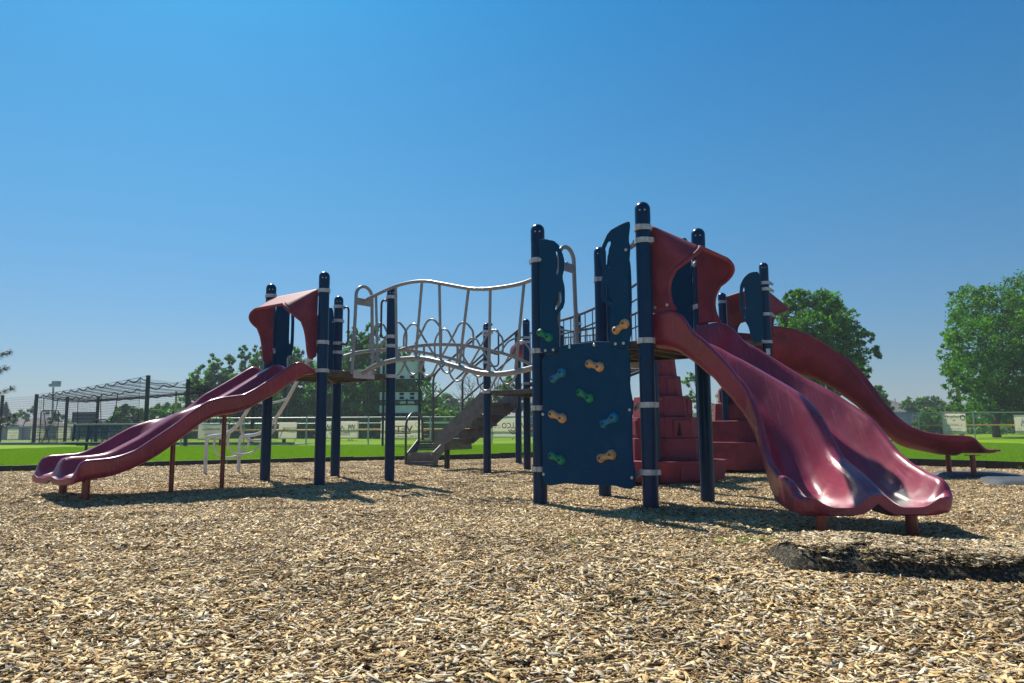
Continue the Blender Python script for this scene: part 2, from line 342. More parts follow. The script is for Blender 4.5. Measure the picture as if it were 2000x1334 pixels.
def scatter(name, variants, pts, rots, scls, label, kind='stuff'):
    """one object whose geometry nodes place the variants at the points"""
    c = bpy.data.collections.new(name + '_variants')
    for i, me in enumerate(variants): c.objects.link(bpy.data.objects.new('%s_variant' % name, me))
    me = bpy.data.meshes.new(name); me.from_pydata([tuple(p) for p in pts], [], [])
    a = me.attributes.new('rot', 'FLOAT_VECTOR', 'POINT'); a.data.foreach_set('vector', np.array(rots, dtype=np.float32).ravel())
    a = me.attributes.new('scl', 'FLOAT', 'POINT'); a.data.foreach_set('value', np.array(scls, dtype=np.float32))
    a = me.attributes.new('idx', 'INT', 'POINT'); a.data.foreach_set('value', np.random.default_rng(5).integers(0, len(variants), len(pts)).astype(np.int32))
    o = mesh_obj(name, me, (0, 0, 0)); tag(o, label, None, None, kind)
    g = bpy.data.node_groups.new(name, 'GeometryNodeTree')
    g.interface.new_socket('Geometry', in_out='INPUT', socket_type='NodeSocketGeometry'); g.interface.new_socket('Geometry', in_out='OUTPUT', socket_type='NodeSocketGeometry')
    N = g.nodes.new; gi = N('NodeGroupInput'); go = N('NodeGroupOutput'); iop = N('GeometryNodeInstanceOnPoints'); ci = N('GeometryNodeCollectionInfo')
    ci.inputs['Collection'].default_value = c; ci.inputs['Separate Children'].default_value = True; ci.inputs['Reset Children'].default_value = True
    def at(nm, ty):
        q = N('GeometryNodeInputNamedAttribute'); q.data_type = ty; q.inputs['Name'].default_value = nm; return q.outputs['Attribute']
    K = g.links.new
    K(gi.outputs[0], iop.inputs['Points']); K(ci.outputs[0], iop.inputs['Instance']); iop.inputs['Pick Instance'].default_value = True
    K(at('idx', 'INT'), iop.inputs['Instance Index']); K(at('rot', 'FLOAT_VECTOR'), iop.inputs['Rotation']); K(at('scl', 'FLOAT'), iop.inputs['Scale'])
    K(iop.outputs[0], go.inputs[0])
    md = o.modifiers.new('scatter', 'NODES'); md.node_group = g
    return o
rng = np.random.default_rng(11)
clus = [chip_cluster('chips', rng, 1700, 0.24, 0.022) for _ in range(7)]
pts, rots, scls = [], [], []
st = 0.25
for y in np.arange(-0.6, 17.6, st):
    for x in np.arange(-15, 11, st):
        px, py = x + rng.uniform(-.09, .09), y + rng.uniform(-.09, .09)
        if not inside_bed(px, py, 0.16) or abs(px) > 2.2 + py * 0.95: continue
        if 1.45 < px < 3.9 and 3.26 - (px - 1.33) * .2 < py < 3.70 - (px - 1.33) * .06: continue
        e = 0.08; dx = (gz(px + e, py) - gz(px - e, py)) / (2 * e); dy = (gz(px, py + e) - gz(px, py - e)) / (2 * e)
        n_ = Vector((-dx, -dy, 1)).normalized()
        q = Vector((0, 0, 1)).rotation_difference(n_) @ Matrix.Rotation(rng.uniform(0, math.tau), 4, 'Z').to_quaternion()
        pts.append((px, py, gz(px, py) - 0.006)); rots.append(tuple(q.to_euler())); scls.append(rng.uniform(0.95, 1.15))
scatter('wood_chips', clus, pts, rots, scls, 'tan and grey wood chips covering the play area ground')
# weeds
wd = MB(); rw = random.Random(4)
for (cx, cy, n, rr) in [(1.26, 4.25, 60, .10), (1.35, 4.22, 40, .08), (.35, 4.3, 22, .06), (2.05, 5.0, 26, .15), (-3.0, 13.8, 26, .12), (-.5, 15.6, 24, .14), (-7.7, 11.8, 40, .14), (-2.2, 14.8, 18, .1), (.35, 6.1, 10, .1)]:
    for _ in range(n):
        x = cx + rw.gauss(0, rr); y = cy + rw.gauss(0, rr * .5); z = gz(x, y) + .012; a = rw.uniform(0, 6.28); h = rw.uniform(.015, .045); w = .003
        d = Vector((math.cos(a), math.sin(a), 0)); t = Vector((rw.gauss(0, .02), rw.gauss(0, .02), h)); p = Vector((x, y, z))
        wd.add([p - d * w, p + d * w, p + t], [(0, 1, 2)], rw.random())
tag(wd.build('weed_tufts', GRASSB, smooth=False, attr='tint'), 'small green weeds sprouting through the wood chips', kind='stuff')
# lawn blades
def blades(name, n, rad, h):
    P, F, T = [], [], []
    pos = rng.uniform(-rad, rad, (n, 2)); a = rng.uniform(0, math.tau, n); hh = rng.uniform(.5, 1, n) * h; ln = rng.normal(0, .4, (n, 2)) * hh[:, None]; w = 0.004
    d = np.stack([np.cos(a), np.sin(a)], 1) * w
    P = np.zeros((n, 3, 3)); P[:, 0, :2] = pos - d; P[:, 1, :2] = pos + d; P[:, 2, :2] = pos + ln; P[:, 2, 2] = hh
    return np_mesh(name, P.reshape(-1, 3), np.arange(n * 3).reshape(-1, 3), np.repeat(rng.uniform(0, 1, n), 3), GRASSB)
bl = [blades('blades', 1400, 0.5, 0.055) for _ in range(4)]
pts, rots, scls = [], [], []
for y in np.arange(10, 30, 0.75):
    for x in np.arange(-18, 18, 0.75):
        px, py = x + rng.uniform(-.2, .2), y + rng.uniform(-.2, .2)
        if inside_bed(px, py, -0.5) or abs(px) > 2 + py * 0.8: continue
        pts.append((px, py, 0.045)); rots.append((0, 0, rng.uniform(0, 6.28))); scls.append(rng.uniform(.8, 1.15))
scatter('lawn_grass', bl, pts, rots, scls, 'short bright green grass blades of the mown lawn')
# black border timbers
cb = MB()
for (x0, y0), (x1, y1) in []: pass
def timber_mesh():
    b = MB()
    Lh = 0.6
    b.box((0, 0, .06), 2 * Lh, .085, .15)
    b.box((0, -.047, .128), 2 * Lh, .012, .016)
    for k in (-1, 0, 1): b.box((k * .42, -.05, .055), .05, .02, .13)
    me = bpy.data.meshes.new('border_timber'); me.from_pydata([tuple(v) for v in b.v], [], b.f); me.materials.append(BLACK); return me
tm = timber_mesh(); first = None
for i, ((x0, y0), (x1, y1)) in enumerate(zip(CURB, CURB[1:])):
    a = Vector((x0, y0, 0)); b = Vector((x1, y1, 0)); n = max(1, round((b - a).length / 1.22)); ang = math.atan2(y1 - y0, x1 - x0)
    for k in range(n):
        c = a.lerp(b, (k + .5) / n)
        if first is None: o = mesh_obj('border_timber', tm, (0, 0, 0)); tag(o, 'black plastic border timber edging the wood chips against the lawn', 'border timber', 'black border timbers along the lawn'); first = o
        else: o = first.copy(); COL.objects.link(o)
        o.location = (c.x, c.y, rng.uniform(-.008, .01)); o.rotation_euler = (0, rng.uniform(-.006, .006), ang + rng.uniform(-.012, .012)); o.scale.x = (b - a).length / n / 1.215

# ================================================================== PLAY STRUCTURE
PS = empty('play_structure', (0.0, 9.0, 0), 'large navy and maroon playground structure with slides, bridge and climbing wall on the wood chips', 'play structure')
# shared small parts
def ring_mesh(name, r0, r1, h, ear=True):
    b = MB(); n = 24; vs = []
    for (r, z) in ((r0, -h / 2), (r1, -h / 2), (r1, h / 2), (r0, h / 2)):
        vs += [(r * math.cos(math.tau * k / n), r * math.sin(math.tau * k / n), z) for k in range(n)]
    fs = [(j * n + k, j * n + (k + 1) % n, ((j + 1) % 4) * n + (k + 1) % n, ((j + 1) % 4) * n + k) for j in range(4) for k in range(n)]
    b.add(vs, fs)
    for s_ in (-1, 1): b.box((s_ * (r1 + .006), 0, 0), .022, .034, h * .92)
    if ear:
        b.add([(r1 - .002, -.008, h / 2), (r1 - .002, .008, h / 2), (r1 + .055, -.008, -h * .35), (r1 + .055, .008, -h * .35), (r1 + .045, -.008, -h * 1.15), (r1 + .045, .008, -h * 1.15), (r1 - .002, -.008, -h * .6), (r1 - .002, .008, -h * .6)],
              [(0, 2, 4, 6), (1, 7, 5, 3), (0, 1, 3, 2), (2, 3, 5, 4), (4, 5, 7, 6), (6, 7, 1, 0)])
        b.tube([(r1 + .036, -.018, -h * .62), (r1 + .036, .018, -h * .62)], .010, 8)
    me = bpy.data.meshes.new(name); me.from_pydata([tuple(v) for v in b.v], [], b.f); me.materials.append(CLAMP); me.shade_smooth(); me.set_sharp_from_angle(angle=R(35)); return me
RING = ring_mesh('post_clamp', .0655, .074, .044, False); RINGE = ring_mesh('post_clamp_lug', .0655, .074, .044, True)
def rivet_mesh():
    b = MB(); n = 8
    b.v = [(0, -.004, 0)] + [(.0075 * math.cos(math.tau * k / n), 0, .0075 * math.sin(math.tau * k / n)) for k in range(n)]; b.f = [(0, 1 + k, 1 + (k + 1) % n) for k in range(n)]
    me = bpy.data.meshes.new('rivet'); me.from_pydata(b.v, [], b.f); me.materials.append(STEEL); return me
RIVET = rivet_mesh()
def bolt_mesh():
    b = MB(); n = 12
    for r, y in ((.0135, 0), (.0135, -.004), (.010, -.0075), (.0045, -.008), (.0045, -.004)):
        b.v += [(r * math.cos(math.tau * k / n), y, r * math.sin(math.tau * k / n)) for k in range(n)]
    b.f = [(j * n + k, j * n + (k + 1) % n, (j + 1) * n + (k + 1) % n, (j + 1) * n + k) for j in range(4) for k in range(n)] + [tuple(4 * n + k for k in range(n))]
    me = bpy.data.meshes.new('bolt'); me.from_pydata(b.v, [], b.f); me.materials.append(STEEL); me.shade_smooth(); me.set_sharp_from_angle(angle=R(35)); return me
BOLT = bolt_mesh()
def put(name, me, loc, ang, parent):
    o = mesh_obj(name, me, loc, parent); o.rotation_euler = (0, 0, ang); return o
def post(p, h, clamps=(), rv=True, r=.0635, top=True):
    """clamps: (z, angle or None)"""
    b = MB(); n = 28; z0 = gz(p.x, p.y) - .12
    b.tube([(p.x, p.y, z0), (p.x, p.y, h - r - .10)], r, n)
    o = b.build('post', NAVY, PS, base=(p.x, p.y, z0))
    c = MB(); prof = [(r + .0012, h - r - .105)] + [((r + .0012) * math.cos(a), h - r + r * math.sin(a)) for a in np.linspace(0, math.pi / 2 - .06, 9)]
    vs = []
    for q, z in prof: vs += [(p.x + q * math.cos(math.tau * k / n), p.y + q * math.sin(math.tau * k / n), z) for k in range(n)]
    c.add(vs, [(j * n + k, j * n + (k + 1) % n, (j + 1) * n + (k + 1) % n, (j + 1) * n + k) for j in range(len(prof) - 1) for k in range(n)] + [tuple((len(prof) - 1) * n + k for k in range(n))])
    c.build('post_cap', NAVY, o, auto=60)
    if rv:
        for a in (-.35, .3):
            q = math.atan2(-p.y, -p.x) + a
            put('rivet', RIVET, (p.x + (r + .001) * math.cos(q), p.y + (r + .001) * math.sin(q), h - r - .02), q + math.pi / 2, o)
    for z, a in clamps:
        put('clamp', RING if a is None else RINGE, (p.x, p.y, z), YAW if a is None else a, o)
    return o
aU, aV = YAW, YAW + math.pi / 2; am = aV + math.pi
POSTS = {}
POSTS['A'] = post(PA, 2.564, [(2.40, am), (1.697, am), (1.36, None)])
POSTS['B'] = post(PB, 2.572, [(2.336, aV), (1.711, aV), (1.375, None)])
POSTS['C'] = post(PC, 2.558, [(2.40, am), (2.20, aU + math.pi), (1.88, None), (1.754, None), (1.36, None)])
POSTS['D'] = post(PD, 2.546, [(2.408, aV), (1.884, aV), (1.762, None), (1.366, None)])
POSTS['E'] = post(PE, 2.563, [(2.213, am), (1.374, None), (.858, None), (.316, None)])
POSTS['F'] = post(PF, 2.553, [(2.325, aU), (2.216, aV), (1.38, None), (.858, aV), (.322, aV)])
POSTS['G'] = post(PG, 2.563, [(2.216, aU + math.pi), (1.8, None), (1.38, None)])
POSTS['H'] = post(PH, 2.56, [(2.206, None), (1.38, None)])
post(PI_, 2.45, [(2.30, am), (2.24, None), (1.782, None), (1.286, None)])
post(PI2, 2.46, [(1.782, None), (1.286, None)]); post(PJ, 2.643, [(2.299, None), (2.22, None), (1.48, None)]); post(PK, 2.643, [(2.446, None), (2.305, None), (1.4, None)])
post(PL, 2.64, [(1.48, None)], False); post(PK2, 2.64, [(1.48, None), (2.4, None)], False); post(PQ, 2.7, [], False)
post(PM, 3.021, [(2.717, am), (2.628, am + .5), (2.267, am), (1.873, None)]); post(PN, 2.783, [(2.629, None)], False); post(PR, 2.95, [(1.873, None), (2.7, None)]); post(PT3, 2.95, [(1.873, None)])
post(PH + U * MOD, 2.3, [], False); 
# label tag on a post
lt = MB(); q = Vector((-PM.x, -PM.y, 0)).normalized(); sq = Z.cross(q)
lt.box(PM + q * .0665 + sq * .008 + Z * 1.73, .055, .003, .085, ax=sq, ay=q)
lt.build('warning_label', mat('paper_label', (.62, .58, .6), .6, col2=(.8, .8, .8), vscale=60), [c for c in PS.children if c.name.startswith('post') and (WP[c.name] - PM).to_2d().length < .01][0], smooth=False)

def deck(corners, z, trim=None, name='deck'):
    """square platform: rim channels, a floor sheet, joists below"""
    c = [Vector((q.x, q.y, 0)) for q in corners]; ctr = sum(c, Vector()) / 4
    o = empty(name, (ctr.x, ctr.y, z - .06), parent=PS); o.name = name
    WP[o.name] = Vector((ctr.x, ctr.y, z - .06))
    f = MB(); ax = (c[1] - c[0]).normalized(); ay = (c[3] - c[0]).normalized(); s_ = (c[1] - c[0]).length
    f.box(ctr + Z * (z + .012), s_ - .03, s_ - .03, .014, ax=ax, ay=ay)
    fo = f.build('floor', DECK, o, smooth=False, bevel=.003)
    for k in range(4):
        a, b2 = c[k], c[(k + 1) % 4]; d = (b2 - a).normalized(); out = -Z.cross(d)
        mid = (a + b2) / 2 + out * -.004
        e = MB(); e.box(mid + Z * (z - .020), (b2 - a).length - .15, .012, .062, ax=d, ay=out); e.box(mid - out * .02 + Z * (z - .0495), (b2 - a).length - .15, .045, .006, ax=d, ay=out)
        eo = e.build('rim_channel', DECK, o, smooth=False)
        for t in (-.36, -.31, .31, .36):
            h = MB(); pc = mid + d * ((b2 - a).length * t) + Z * (z - .018) + out * .0063; h.tube([pc, pc + out * .0012], .007, 8); h.build('slot', HOLE, o, smooth=False)
    j = MB()
    for k in (-.3, 0, .3): j.box(ctr + ay * (k * s_) + Z * (z - .03), s_ - .05, .03, .05, ax=ax, ay=ay)
    dg = (c[2] - c[0]).normalized(); j.box(ctr + Z * (z - .062), s_ * 1.2, .025, .02, ax=dg, ay=Z.cross(dg))
    j.build('joists', DECK, o, smooth=False)
    return o
deck([PB, PD, PC, PA], DK); deck([PF, PG, PH, PE], DK); deck([PI2, PK, PJ, PI_], DK4); deck([PK, PK2, PL, PJ], DK5); deck([PM, PN, PT3, PR], DK3)

# ------------------------------------------------------------------ moulded canopies over the slide entrances
def canopy(p0, p1, out, z0, label, wing0=None, deep=.40, topz=2.366, dz=0.0):
    """p0,p1: posts; out: direction; wing profile in (o, z) from its foot up to the roof corner"""
    e = (p1 - p0).normalized(); s_ = (p1 - p0).length; inset = .095
    wing0 = wing0 or [(.055, 1.52), (.095, 1.535), (.118, 1.60), (.135, 1.72), (.165, 1.85), (.215, 1.955)]
    back = [(0.0, 1.55 if wing0[0][1] < 1.6 else wing0[0][1]), (0, topz)]
    def wl(P, t):
        P = [Vector((a, b, 0)) for a, b in P]; L = [0]
        for i in range(1, len(P)): L.append(L[-1] + (P[i] - P[i - 1]).length)
        x = t * L[-1]
        for i in range(1, len(P)):
            if x <= L[i] + 1e-9: return P[i - 1].lerp(P[i], (x - L[i - 1]) / max(1e-9, L[i] - L[i - 1]))
        return P[-1]
    ws = [tuple(q)[:2] for q in spline([(a, b, 0) for a, b in wing0], 5)]
    NW, NR, NO = 22, 24, 10
    rows = []
    for i in range(NW):
        t = i / NW; b0 = wl(back, t); f0 = wl(ws, t)
        rows.append((inset, b0, f0))
    wt = Vector((back[1][0], back[1][1], 0)); wf = Vector((deep - .045, 2.366 - .59 * (deep - .045) if deep < .45 else 2.09, 0)); w1 = wl(ws, 1)
    CR = 9; rc = .17
    # rounded roof corner then the roof
    def roof(a):
        d = min(a - inset, (s_ - inset) - a); rr = .05
        drop = 0 if d > rr else rr - math.sqrt(max(0, rr * rr - (rr - d) ** 2)); return drop
    arr = [inset + .012 * k * k * .25 for k in range(0, 5)] + np.linspace(inset + .06, s_ - inset - .06, NR).tolist() + [s_ - inset - .012 * k * k * .25 for k in range(4, -1, -1)]
    def corner(k, side):
        w_ = k / CR * math.pi / 2; da = rc * (1 - math.cos(w_)); f = math.sin(w_)
        tb = k / CR; q1 = (1 - tb) ** 2 * w1 + 2 * (1 - tb) * tb * Vector((deep + .035, 2.075, 0)) + tb * tb * wf
        return (inset + da if side == 0 else s_ - inset - da), wt - Vector((0, .004 * (1 - f), 0)), q1
    for k in range(CR + 1): rows.append(corner(k, 0))
    for a in np.linspace(inset + rc + .02, s_ - inset - rc - .02, NR).tolist(): rows.append((a, wt, wf))
    for k in range(CR, -1, -1): rows.append(corner(k, 1))
    for i in range(NW - 1, -1, -1):
        t = i / NW; rows.append((s_ - inset, wl(back, t), wl(ws, t)))
    b = MB(); fr = []
    for a, q0, q1 in rows:
        a_b = a
        if a < inset + rc + .001: a_b = inset + (a - inset) * .12
        elif a > s_ - inset - rc - .001: a_b = s_ - inset - (s_ - inset - a) * .12
        for k in range(NO + 1):
            t = k / NO; q = q0.lerp(q1, t); b.v.append(tuple(p0 + e * (a_b + (a - a_b) * t) + out * (q.x + .02) + Z * (q.y + dz)))
        fr.append(p0 + e * a + out * (q1.x + .02) + Z * (q1.y + dz))
    n = NO + 1
    b.f = [(i * n + k, i * n + k + 1, (i + 1) * n + k + 1, (i + 1) * n + k) for i in range(len(rows) - 1) for k in range(NO)]
    o = b.build('canopy', MAROON2, PS, thick=.016, auto=50); o['label'] = label
    lip = MB(); lip.tube(fr, .019, 8); lip.build('canopy_lip', MAROON2, o, auto=80)
    return o
canopy(PB, PA, -U, 1.5, 'maroon canopy over the left slide entrance')
WING2 = [(.20, 1.63), (.17, 1.68), (.15, 1.78), (.165, 1.88), (.215, 1.965)]
c2 = canopy(PF, PG, -V, 1.6, 'maroon canopy over the large double slide entrance', WING2)
c3 = canopy(PM, PN, U3, 1.6, 'maroon canopy over the curved slide entrance', WING2, deep=.54, dz=.34)
for dz_, fr_ in ((1.665, .045), (1.675, .155)):
    put('bolt', BOLT, PF + U * .086 - V * fr_ * 1.0 + Z * dz_, YAW, c2).rotation_euler = (0, 0, YAW - math.pi / 2)

# ------------------------------------------------------------------ moulded slides
def slide(name, stations, label, double=True, mt=MAROON, nsub=6, keel=.0):
    """stations: (P, right, half width, z right rim, z ridge, z left rim, z bed, z underside)"""
    keys = []
    cols = [np.array([[s_[0].x, s_[0].y, s_[1].x, s_[1].y] + list(s_[2:]) for s_ in stations], float)][0]
    def cr(i, t):
        g = lambda k: cols[min(max(k, 0), len(cols) - 1)]
        p0, p1, p2, p3 = g(i - 1), g(i), g(i + 1), g(i + 2)
        return 0.5 * (2 * p1 + (p2 - p0) * t + (2 * p0 - 5 * p1 + 4 * p2 - p3) * t * t + (3 * p1 - p0 - 3 * p2 + p3) * t ** 3)
    for i in range(len(cols) - 1):
        for k in range(nsub): keys.append(cr(i, k / nsub))
    keys.append(cols[-1])
    ss = lambda a, b, x: (lambda t: t * t * (3 - 2 * t))(min(1, max(0, (x - a) / (b - a))))
    NI = 56
    rows = []
    for K in keys:
        P = Vector((K[0], K[1], 0)); n = Vector((K[2], K[3], 0)).normalized(); hw, zr, zc, zl, zb, zu = K[4:10]
        def inner(s):
            rim = zr if s > 0 else zl; a = abs(s)
            if double:
                x_ = min(1, (a - .52) / .455) if a > .52 else min(1, (.52 - a) / .43)
                z = zb + (max(0, rim - zb) * (.7 * x_ ** 3.2 + .3 * ss(.35, 1, x_)) if a > .52 else max(0, zc - zb) * (.55 * x_ ** 2.6 + .45 * ss(.3, 1, x_)))
            else: z = zb + max(0, rim - zb) * a ** 4.5
            return z
        pr = []
        for k in range(NI + 1):
            s = -1 + 2 * k / NI; s = math.copysign(abs(s) ** .9, s); pr.append((s * hw, inner(s)))
        hr = max(.0, zr - zu); hl = max(.0, zl - zu)
        rt = .022
        pr += [(hw + .014, zr + .001), (hw + .028, zr - .010), (hw + .032, zr - min(.028, hr * .3)), (hw + .026, zr - min(.05, hr * .45))]
        kl = min(keel, hr * .6); lift = lambda s: kl * abs(s) ** 2.2
        pr += [(hw + .018, zu + kl + (hr - kl) * .35), (hw + .004, zu + kl + (hr - kl) * .14), (hw - .03, zu + lift(.95) + .012), (hw - .08, zu + lift(.85) + .002)]
        for s in np.linspace(.75, -.75, 13).tolist():
            und = zu + lift(s) + (max(0, zc - zu) * .55 * (1 - ss(.03, .2, abs(s))) if double else 0); pr.append((s * hw, und))
        pr += [(-hw + .08, zu + lift(.85) + .002), (-hw + .03, zu + lift(.95) + .012), (-hw - .004, zu + kl + (hl - kl) * .14), (-hw - .018, zu + kl + (hl - kl) * .35)]
        pr += [(-hw - .026, zl - min(.05, hl * .45)), (-hw - .032, zl - min(.028, hl * .3)), (-hw - .028, zl - .010), (-hw - .014, zl + .001)]
        rows.append([P + n * a + Z * z for a, z in pr])
    b = MB(); n = len(rows[0])
    for r_ in rows: b.v += [tuple(q) for q in r_]
    b.f = [(i * n + k, i * n + (k + 1) % n, (i + 1) * n + (k + 1) % n, (i + 1) * n + k) for i in range(len(rows) - 1) for k in range(n)]
    # end caps as strips between inner and underside
    for base, flip in ((0, False), ((len(rows) - 1) * n, True)):
        f = [base + k for k in range(n)]
        b.f.append(tuple(f if flip else f[::-1]))
    o = b.build('slide', mt, PS, auto=60); o['label'] = label
    return o
def leg(x, y, z1, r, parent, name='leg', mt=REDM, flange=True):
    b = MB(); z0 = gz(x, y) - .06; b.tube([(x, y, z0), (x, y, z1)], r, 16)
    if flange: b.box((x, y, z1 - .004), .16, .07, .01)
    return b.build(name, mt, parent)
# left double slide: straight run outwards from the A-B side
def s1_prof(tab, t):
    xs_, zs_ = zip(*tab); return float(np.interp(t, xs_, zs_))
NEAR = [(0, 1.385), (.12, 1.42), (.21, 1.475), (.32, 1.437), (.41, 1.383), (.62, 1.25), (.82, 1.125), (.95, 1.065), (1.09, 1.043), (1.22, 1.024), (1.35, .983), (1.47, .907), (1.56, .845), (1.67, .757), (1.86, .629), (2.04, .509), (2.15, .464), (2.25, .436), (2.36, .426), (2.47, .420), (2.505, .415), (2.54, .388), (2.56, .345), (2.574, .30), (2.59, .262)]
CEN = [(0, 1.385), (.12, 1.43), (.21, 1.472), (.3, 1.43), (.44, 1.355), (.66, 1.22), (.8, 1.134), (.94, 1.055), (1.1, .985), (1.25, .935), (1.44, .858), (1.59, .76), (1.77, .641), (1.94, .55), (2.07, .484), (2.15, .458), (2.26, .445), (2.36, .44), (2.46, .437), (2.51, .414), (2.54, .36), (2.555, .30), (2.57, .262)]
FAR_ = [(0, 1.385), (.12, 1.43), (.21, 1.475), (.29, 1.446), (.52, 1.303), (.72, 1.183), (.86, 1.102), (1.0, .99), (1.12, .90), (1.23, .84), (1.35, .817), (1.52, .782), (1.67, .726), (1.78, .666), (1.95, .56), (2.09, .489), (2.19, .458), (2.33, .449), (2.45, .443), (2.507, .421), (2.544, .366), (2.56, .30), (2.575, .262)]
BOT = [(0, 1.335), (.12, 1.317), (.3, 1.22), (.52, 1.07), (.74, .96), (.88, .887), (1.0, .855), (1.15, .832), (1.28, .80), (1.42, .72), (1.54, .626), (1.69, .516), (1.8, .44), (1.91, .375), (2.09, .295), (2.24, .249), (2.44, .228), (2.55, .205), (2.59, .185), (2.61, .192), (2.63, .21)]
st = []
for t in np.linspace(0.0, 2.44, 32).tolist() + [2.48, 2.51, 2.535, 2.55, 2.56, 2.57, 2.576, 2.584, 2.592, 2.60, 2.606]:
    zb = s1_prof(BOT, t) + .048
    zb = min(zb, 1.383)
    if t > 2.54: zb = min(zb, .255)
    zn, zc, zf = s1_prof(NEAR, t), s1_prof(CEN, t), s1_prof(FAR_, t)
    if t > 2.62: zn = zc = zf = zb + .001
    hw_ = MOD / 2 - .075 - (.10 * (1 - math.sqrt(max(0, 1 - ((t - 2.56) / .047) ** 2))) if t > 2.56 else 0)
    st.append(((PA + PB) / 2 - U * (t + .03), -V, hw_, zn, zc, zf, zb, s1_prof(BOT, t)))
S1 = slide('slide', st, 'left maroon double wave slide')
mid1 = (PA + PB) / 2
for t, off, zt in ((2.42, -.26, .235), (2.42, .26, .235), (1.58, -.2, .62), (1.02, -.2, .85)):
    q = mid1 - U * t + V * off; leg(q.x, q.y, zt, .036 if t > 2 else .024, S1)
for t in (.98, 1.10):
    h = MB(); q = mid1 - U * t - V * .2 + Z * .848; h.box(q, .05, .05, .02, ax=U, ay=V); h.build('mount_bracket', DKPIPE, S1, smooth=False)
# large double slide: curves round towards the viewer
a_, ex, ey, th, b_, h0, h1 = 1.264, 2.24, 4.567, -1.563, .763, .440, .470
p0 = Vector((1.44, 6.36, 0)); p1 = p0 + (-V) * a_; p3 = Vector((ex, ey, 0)); d1 = Vector((math.cos(th), math.sin(th), 0)); p2 = p3 - d1 * b_
def bez(t, p0, p1, p2, p3):
    t = float(t)
    P = (1 - t) ** 3 * p0 + 3 * (1 - t) ** 2 * t * p1 + 3 * (1 - t) * t * t * p2 + t ** 3 * p3
    T = 3 * (1 - t) ** 2 * (p1 - p0) + 6 * (1 - t) * t * (p2 - p1) + 3 * t * t * (p3 - p2); return P, T.normalized()
RIM2 = [(0, 1.622), (.067, 1.62), (.09, 1.56), (.12, 1.44), (.172, 1.33), (.23, 1.21), (.30, 1.08), (.345, 1.02), (.40, .945), (.448, .87), (.50, .80), (.545, .735), (.60, .622), (.66, .51), (.71, .455), (.76, .415), (.85, .368), (.90, .352), (.935, .340), (.953, .312), (.966, .275), (.98, .25), (1.0, .235)]
RIDGE2 = [(0, 1.40), (.05, 1.42), (.10, 1.37), (.149, 1.28), (.23, 1.16), (.287, 1.083), (.334, 1.028), (.44, .912), (.533, .788), (.606, .65), (.674, .521), (.72, .465), (.78, .426), (.85, .385), (.893, .357), (.925, .33), (.955, .30), (.98, .27), (1.0, .255)]
BED2 = [(0, 1.378), (.05, 1.35), (.12, 1.21), (.2, 1.03), (.3, .84), (.4, .69), (.5, .54), (.6, .385), (.68, .275), (.76, .208), (.85, .186), (.93, .182), (.97, .182), (1.0, .178)]
st = []
for t in np.linspace(0, .88, 30).tolist() + [.905, .925, .94, .95, .958, .966, .975, .985, .993, 1.0]:
    P, T = bez(t, p0, p1, p2, p3); nrm = Vector((T.y, -T.x, 0))
    zb = s1_prof(BED2, t); zr = s1_prof(RIM2, t); zc = s1_prof(RIDGE2, t)
    zu = min(zb - .045, zr - .21) if t < .6 else zb - .05
    zu -= .015 * sm(.6, .8, t)
    if t > .96: zu += (t - .96) * .6
    if t < .2: zu = max(zu, 1.33 - 1.6 * t)
    hw_ = h0 + (h1 - h0) * sm(.3, .9, t) - (.10 * (1 - math.sqrt(max(0, 1 - ((t - .958) / .043) ** 2))) if t > .958 else 0)
    st.append((P, nrm, hw_, zr, zc, zr, zb, zu))
S2 = slide('slide', st, 'large maroon double slide curving towards the viewer')
for x, y, zt, r in ((1.925, 4.66, .17, .037), (2.54, 4.76, .17, .037), (2.3, 5.9, .55, .030)): leg(x, y, zt, r, S2)
# curved single slide leaving to the far right
p0 = (PM + PN) / 2 + U3 * .03; p3 = Vector((6.28, 9.80, 0)); p1 = p0 + U3 * 1.1; d1 = Vector((1, -.06, 0)); p2 = p3 - d1 * 1.1
RIM3 = [(0, 2.15), (.085, 2.125), (.22, 2.085), (.32, 1.99), (.407, 1.84), (.475, 1.665), (.525, 1.48), (.57, 1.25), (.61, 1.03), (.66, .83), (.71, .70), (.763, .61), (.814, .57), (.86, .56), (.898, .55), (.915, .52), (.932, .44), (.945, .39), (1.0, .37)]
st = []
for t in np.linspace(0, .88, 30).tolist() + [.9, .915, .93, .945, .96, .98, 1.0]:
    P, T = bez(t, p0, p1, p2, p3); nrm = Vector((T.y, -T.x, 0)); zr = s1_prof(RIM3, t)
    zb = max(zr - .20 - .16 * sm(0, .3, t) * (1 - sm(.6, .8, t)), .37); zb = min(zb, 1.875)
    if t > .95: zb = .37; zr = .375
    st.append((P, nrm, .42 - (.12 * sm(.93, 1, t)), zr, zr, zr, zb, min(zb - .06, zr - .27 - .33 * sm(-.05, .1, t) * (1 - sm(.45, .75, t))) if t < .9 else zb - .055))
S3 = slide('slide', st, 'far right maroon curved slide', double=False, mt=MAROON3, keel=.24)
for x, y, zt in ((5.95, 10.1, .30), (5.86, 9.42, .31)): leg(x, y, zt, .033, S3)


